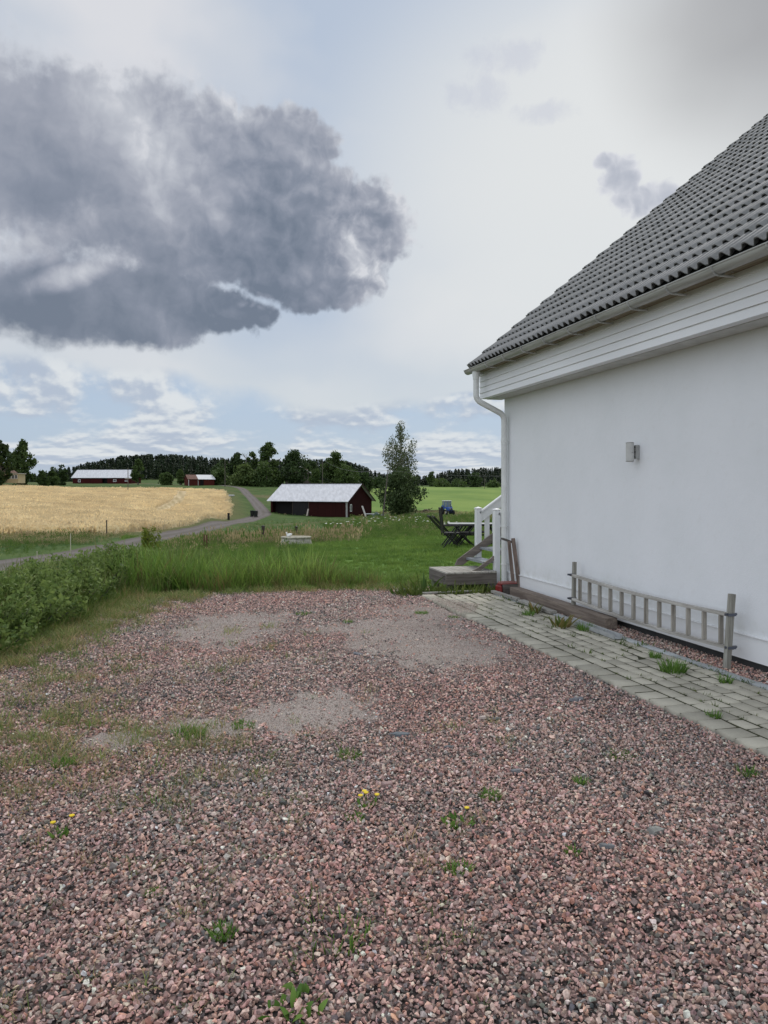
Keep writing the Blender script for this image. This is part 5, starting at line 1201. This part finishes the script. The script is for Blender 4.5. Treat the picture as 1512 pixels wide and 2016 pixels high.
post(450, 1010, 1020, 112, .35, 'black post at the wheat corner near the track', flat('blackpost', (.015, .015, .015), .7), False)
post(139, 1050, 1073, 30, .03, 'pale thin stake on the verge beyond the track', flat('palestake', (.5, .47, .36), .8), False, 'stake'); post(73, 1085, 1098, 25.8, .03, 'short pale marker stake at the track edge', flat('palestake2', (.5, .47, .36), .8), False, 'stake'); post(210, 1024, 1037, 46, .07, 'short brown stake at the wheat edge', PD, False, 'stake')

# ------------------------------------------------------------------ well with white bird ornament
def well():
    x, y, z = G(583, 28.5); C_ = flat('old_concrete', (.36, .34, .28), .9, .3, 9, bmp=.004)
    o = thing('well', 'low round concrete well with flat lid on the lawn', 'well', (x, y, z - .03)); b = MB(); b.lathe([(.66, -.1), (.58, .18), (.53, .34)], 36); b.build('ring', C_, o, smooth=True)
    b = MB(); b.lathe([(.56, .341), (.57, .352), (.57, .385), (.55, .395)], 36); b.build('lid', flat('lid_concrete', (.33, .31, .24), .9, .3, 7), o, smooth=True)
    q = thing('bird_figurine', 'small white bird figure sitting on the well lid', 'figurine', (x - .30, y + .05, z + .365)); Wm = flat('white_glaze', (.8, .8, .78), .35, .05); b = MB()
    b.tube([(-.02, 0, .0), (0, 0, .025), (.05, 0, .06), (.11, 0, .075), (.16, 0, .095)], [.03, .055, .065, .045, .012], 12); b.tube([(-.02, 0, .06), (-.045, 0, .11), (-.055, 0, .15), (-.085, 0, .148)], [.035, .026, .03, .01], 10); b.build('body', Wm, q, smooth=True)
    b = MB(); b.tube([(-.085, 0, .148), (-.115, 0, .142)], [.009, .002], 6); b.build('beak', flat('beak_orange', (.6, .3, .05), .5), q)
well()

# ------------------------------------------------------------------ wheeled bins
def bins():
    m_ = flat('black_plastic', (.010, .013, .012), .5, .2); lid = flat('dark_lid', (.018, .026, .022), .45)
    def mk(px, d, label):
        x, y, z = G(px, d); o = thing('wheeled_bin', label, 'bin', (x, y, z), -YAW, 'bins by the track')
        b = MB(); V = [(-.24, -.28, .06), (.24, -.28, .06), (.24, .28, .06), (-.24, .28, .06), (-.29, -.36, 1.0), (.29, -.36, 1.0), (.29, .36, 1.0), (-.29, .36, 1.0)]; b.add(V, [(0, 3, 2, 1), (4, 5, 6, 7), (0, 1, 5, 4), (1, 2, 6, 5), (2, 3, 7, 6), (3, 0, 4, 7)]); b.build('body', m_, o, bevel=.03)
        b = MB(); b.box(-.31, .31, -.39, .37, 1.0, 1.07, bev=.02); b.build('lid', lid, o); b = MB(); b.tube([(-.28, .40, 1.0), (.28, .40, 1.0)], .02, 8); b.build('handle', m_, o)
        for s in (-1, 1): b = MB(); b.tube([(s * .27, .30, .10), (s * .32, .30, .10)], .10, 14); b.build('wheel', m_, o)
    mk(496.5, 127, 'black wheeled bin by the track, left of the pair'); mk(503.8, 127, 'black wheeled bin by the track, right of the pair')
bins()

# ------------------------------------------------------------------ tractor
def tractor():
    d = 141; x, y, z = G(881, d); o = thing('tractor', 'small blue tractor with cab parked at the pasture edge', 'tractor', (x, y, z + .05), -YAW + R(14)); BL = flat('tractor_blue', (.04, .10, .36), .4, .2, 3, .5); TY = flat('tyre_black', (.02, .02, .022), .85); WH = flat('cab_white', (.62, .62, .6), .5); GL = flat('cab_glass', (.2, .24, .24), .12, .3, 1, .7)
    b = MB(); b.box(-.34, .34, -2.0, -.1, .75, 1.32, bev=.06); b.build('bonnet', BL, o); b = MB(); b.box(-.28, .28, -2.03, -1.995, .8, 1.2); b.build('grille', flat('grille_dark', (.03, .03, .05), .5), o)
    for s in (-1, 1):
        b = MB(); b.tube([(s * .2, -2.06, 1.08), (s * .2, -2.0, 1.08)], .07, 12); b.build('headlight', flat('lamp_glass%d' % s, (.6, .6, .55), .2), o)
        b = MB(); b.tube([(s * .62, .55, .72), (s * 1.0, .55, .72)], .72, 24); w = b.build('rear_wheel', TY, o); b = MB(); b.tube([(s * .9, .55, .72), (s * 1.01, .55, .72)], .38, 16); b.build('rim', WH, w)
        b = MB(); b.tube([(s * .55, -1.45, .42), (s * .8, -1.45, .42)], .42, 20); w = b.build('front_wheel', TY, o); b = MB(); b.tube([(s * .7, -1.45, .42), (s * .81, -1.45, .42)], .2, 14); b.build('rim', WH, w)
        b = MB(); pts = [(s * .80, .55 + .80 * math.cos(a), .72 + .80 * math.sin(a)) for a in np.linspace(.15, 2.9, 9)]
        for i in range(8): b.beam(pts[i], pts[i + 1], .42, .03, (1, 0, 0))
        b.build('fender', BL, o)
    b = MB(); b.box(-.35, .35, -1.6, 1.0, .55, .8); b.tube([(-.7, -1.45, .42), (.7, -1.45, .42)], .06, 8); b.build('chassis', flat('chassis_dark', (.03, .04, .08), .7), o)
    b = MB()
    for xx in (-.68, .62):
        for yy in (-.15, .95): b.box(xx, xx + .06, yy, yy + .06, 1.1, 2.42)
    b.box(-.68, .68, -.15, -.11, 1.05, 1.36); b.box(-.03, .03, -.16, -.10, 1.36, 2.42); b.build('cab_frame', BL, o)
    b = MB(); b.box(-.62, .62, -.13, -.12, 1.36, 2.4); b.box(-.62, .62, .97, .98, 1.3, 2.4); b.box(-.66, -.65, -.08, .94, 1.2, 2.4); b.box(.65, .66, -.08, .94, 1.2, 2.4); b.build_each('cab_glass', GL, o)
    b = MB(); b.box(-.76, .76, -.3, 1.1, 2.42, 2.56, bev=.04); b.build('cab_roof', WH, o)
    b = MB(); b.tube([(.2, -1.1, 1.3), (.2, -1.1, 1.95)], .035, 8); b.build('exhaust', TY, o)
tractor()

# ------------------------------------------------------------------ garden furniture
BK = flat('black_stained_wood', (.014, .013, .014), .55, .3, 9); TT = flat('pale_tabletop', (.36, .37, .36), .6, .15, 8)
def garden_table():
    x, y, z = G(945, 23.5); o = thing('garden_table', 'black wooden garden table with pale top behind the railing', 'table', (x, y, z), -YAW + R(-2)); W, D_ = .98, .48; zt = zat(1030.5, 23.2) - z; zt = .70
    b = MB(); b.box(-W, W, -D_, D_, zt - .02, zt, bev=.003); b.build('tabletop', TT, o)
    b = MB(); b.box(-W - .005, W + .005, -D_ - .02, -D_ - .001, zt - .065, zt - .002); b.box(-W - .005, W + .005, D_ + .001, D_ + .02, zt - .065, zt - .002); b.box(-W - .02, -W - .001, -D_, D_, zt - .065, zt - .002); b.box(W + .001, W + .02, -D_, D_, zt - .065, zt - .002); b.build('apron', BK, o)
    for s in (-1, 1):
        for yy in (-.3, .3):
            b = MB(); b.beam((s * .22, yy, .0), (s * .78, yy, zt - .07), .05, .05, (0, 1, 0)); b.build('leg', BK, o)
            b = MB(); b.beam((s * .80, yy + .052, .0), (s * .26, yy + .052, zt - .07), .05, .05, (0, 1, 0)); b.build('leg', BK, o)
    b = MB(); b.box(-.5, .5, -.03, .03, .32, .36); b.build('stretcher', BK, o)
garden_table()
def chair_(px, d, rz, back_deg, label):
    x, y, z = G(px, d); o = thing('garden_chair', label, 'chair', (x, y, z), rz, 'black folding garden chairs'); sh_ = .44; w = .26
    b = MB()
    for i in range(6): b.box(-.20 + i * .075, -.20 + i * .075 + .06, -w + .03, w - .03, sh_ - .02, sh_)
    b.build('seat', BK, o)
    for s in (-1, 1):
        b = MB(); b.beam((-.26, s * w, 0), (.22, s * w, sh_ + .18), .03, .045, (0, 1, 0)); b.build('leg', BK, o)
        b = MB(); b.beam((.28, s * (w - .035), 0), (-.20, s * (w - .035), sh_), .03, .045, (0, 1, 0)); b.build('leg', BK, o)
        b = MB(); b.box(-.24, .27, s * w - .025, s * w + .025, sh_ + .19, sh_ + .215); b.build('armrest', BK, o)
    a = R(back_deg); b = MB(); c, sn = math.cos(a), math.sin(a); Lb = .78; p = lambda t, yy: (-.22 - sn * t * Lb, yy, sh_ - .08 + c * t * Lb)
    for s in (-1, 1): b.beam(p(0, s * (w - .03)), p(1, s * (w - .03)), .03, .04, (0, 1, 0))
    b.beam(p(1, -w), p(1, w), .03, .05)
    b.beam(p(.12, -w + .04), p(.12, w - .04), .03, .05)
    for i in range(6): yy = -.17 + i * .068; b.beam(p(.12, yy), p(1, yy), .045, .014, (1, 0, 0))
    b.build('backrest', BK, o)
chair_(887, 22.0, -YAW + R(4), 6, 'upright black chair nearest the left end of the table'); chair_(893, 23.0, -YAW + R(6), 44, 'black chair with reclined back, the nearer of two'); chair_(900, 24.0, -YAW + R(6), 44, 'black chair with reclined back, the farther of two')
chair_(915, 22.7, -YAW + R(5), -84, 'black chair with its back folded flat, pushed in under the table end'); chair_(993, 23.3, -YAW + R(182), 8, 'black chair at the right end of the table seen between the posts')

# ------------------------------------------------------------------ clutter by the barn gable
def clutter():
    def stick(pxa, pya, pxb, pyb, d, w, c, label, name='leaning_plank'):
        a = Vector(P(pxa, pya, d)); b_ = Vector(P(pxb, pyb, d + .6)); q = thing(name, label, 'plank', a[:]); m = MB(); m.beam((0, 0, 0), b_ - a, w, w * .5); m.build('board', flat('brd_%d' % pxa, c, .8), q)
    stick(721, 1019, 713, 996, 132, .28, (.5, .47, .44), 'pale plank leaning in front of the barn gable'); stick(604, 1016, 607, 1002, 137.0, .22, (.40, .34, .30), 'pale plank leaning on the long wall of the barn')
    d = 128; x, y, z = G(735, d); W = flat('pale_sheet', (.55, .57, .58), .6, .15); q = MB().box(-1.3, 1.0, -.5, .5, .35, .42).build('flat_trailer', W); q.location = (x, y, z + .25); q.rotation_euler = (0, 0, -YAW); tag(q, 'low pale flat trailer bed beside the barn gable', 'trailer')
    x, y, z = G(742.5, 126); o = thing('rubble_heap', 'blue grey heap of rubble under the leafy tree', 'heap', (x, y, z)); m = MB(); r = np.random.default_rng(8)
    for i in range(14): m.box(*(lambda a, b_, c: (a - .25, a + .25, b_ - .2, b_ + .2, c - .15, c + .15))(r.normal(0, .45), r.normal(0, .4), abs(r.normal(.25, .15))), Matrix.Rotation(r.uniform(-.5, .5), 4, (r.normal(), r.normal(), 1)))
    m.build('blocks', flat('bluegrey', (.14, .18, .22), .7, .4), o)
    d = 165; x, y, z = G(832, 150); o = MB(); r = np.random.default_rng(12)
    for i in range(16): o.beam((r.normal(0, 1.2), r.normal(0, .8), .1 + abs(r.normal(0, .25))), (r.normal(0, 2.0), r.normal(0, .8), .2 + abs(r.normal(0, .35))), .18, .12)
    q = o.build('timber_pile', flat('pile_brown', (.10, .075, .055), .9, .4)); q.location = (x, y, z); tag(q, 'low brown pile of old timber left of the tractor', 'timber pile')
    x, y, z = G(455.5, 176); q = MB().box(-.7, .7, -.35, .35, 0, .35, bev=.08).build('white_boulder', flat('boulder', (.5, .5, .5), .8, .2)); q.location = (x, y, z); tag(q, 'whitish block on the bank left of the track top', 'boulder')
    d = 238; x, y, z = G(505, 238); o = thing('road_sign', 'small white sign on a post at the track top', 'sign', (x, y, z)); MB().box(-.05, .05, -.05, .05, 0, 1.5).build('post', PW_, o); MB().box(0, .9, -.03, .03, 1.3, 1.55).build('board', WHITE, o)
    # white wild flowers beyond the lawn
    fm = flat('white_flower', (.7, .7, .62), .7, .1); b = MB(); b.lathe([(.02, 0), (.12, .02), (.02, .05)], 6); fp = b.build('f', fm, link=False)
    pts = []
    for (p0, p1, d0, d1, n) in ((640, 760, 46, 60, 26), (690, 860, 52, 80, 50), (240, 330, 14, 20, 4), (600, 900, 17, 30, 6), (800, 900, 40, 55, 10)):
        x, y, d_, px = ringpts(d0, d1, p0, p1, 1); kx = rng.choice(len(x), n); pts.append(np.stack([x[kx], y[kx], H(x[kx], y[kx]) + np.where(d_[kx] > 40, .45, .06)], 1))
    pts = np.concatenate(pts); n = len(pts); s = rng.uniform(.25, .9, n) * np.where(np.hypot(pts[:, 0], pts[:, 1]) > 40, 1, .25)
    scatter('wild_flowers', pts, np.zeros((n, 3)), np.repeat(s[:, None], 3, 1), np.zeros(n), np.ones((n, 3)), [fp], 'white wild flowers scattered beyond the lawn')
clutter()
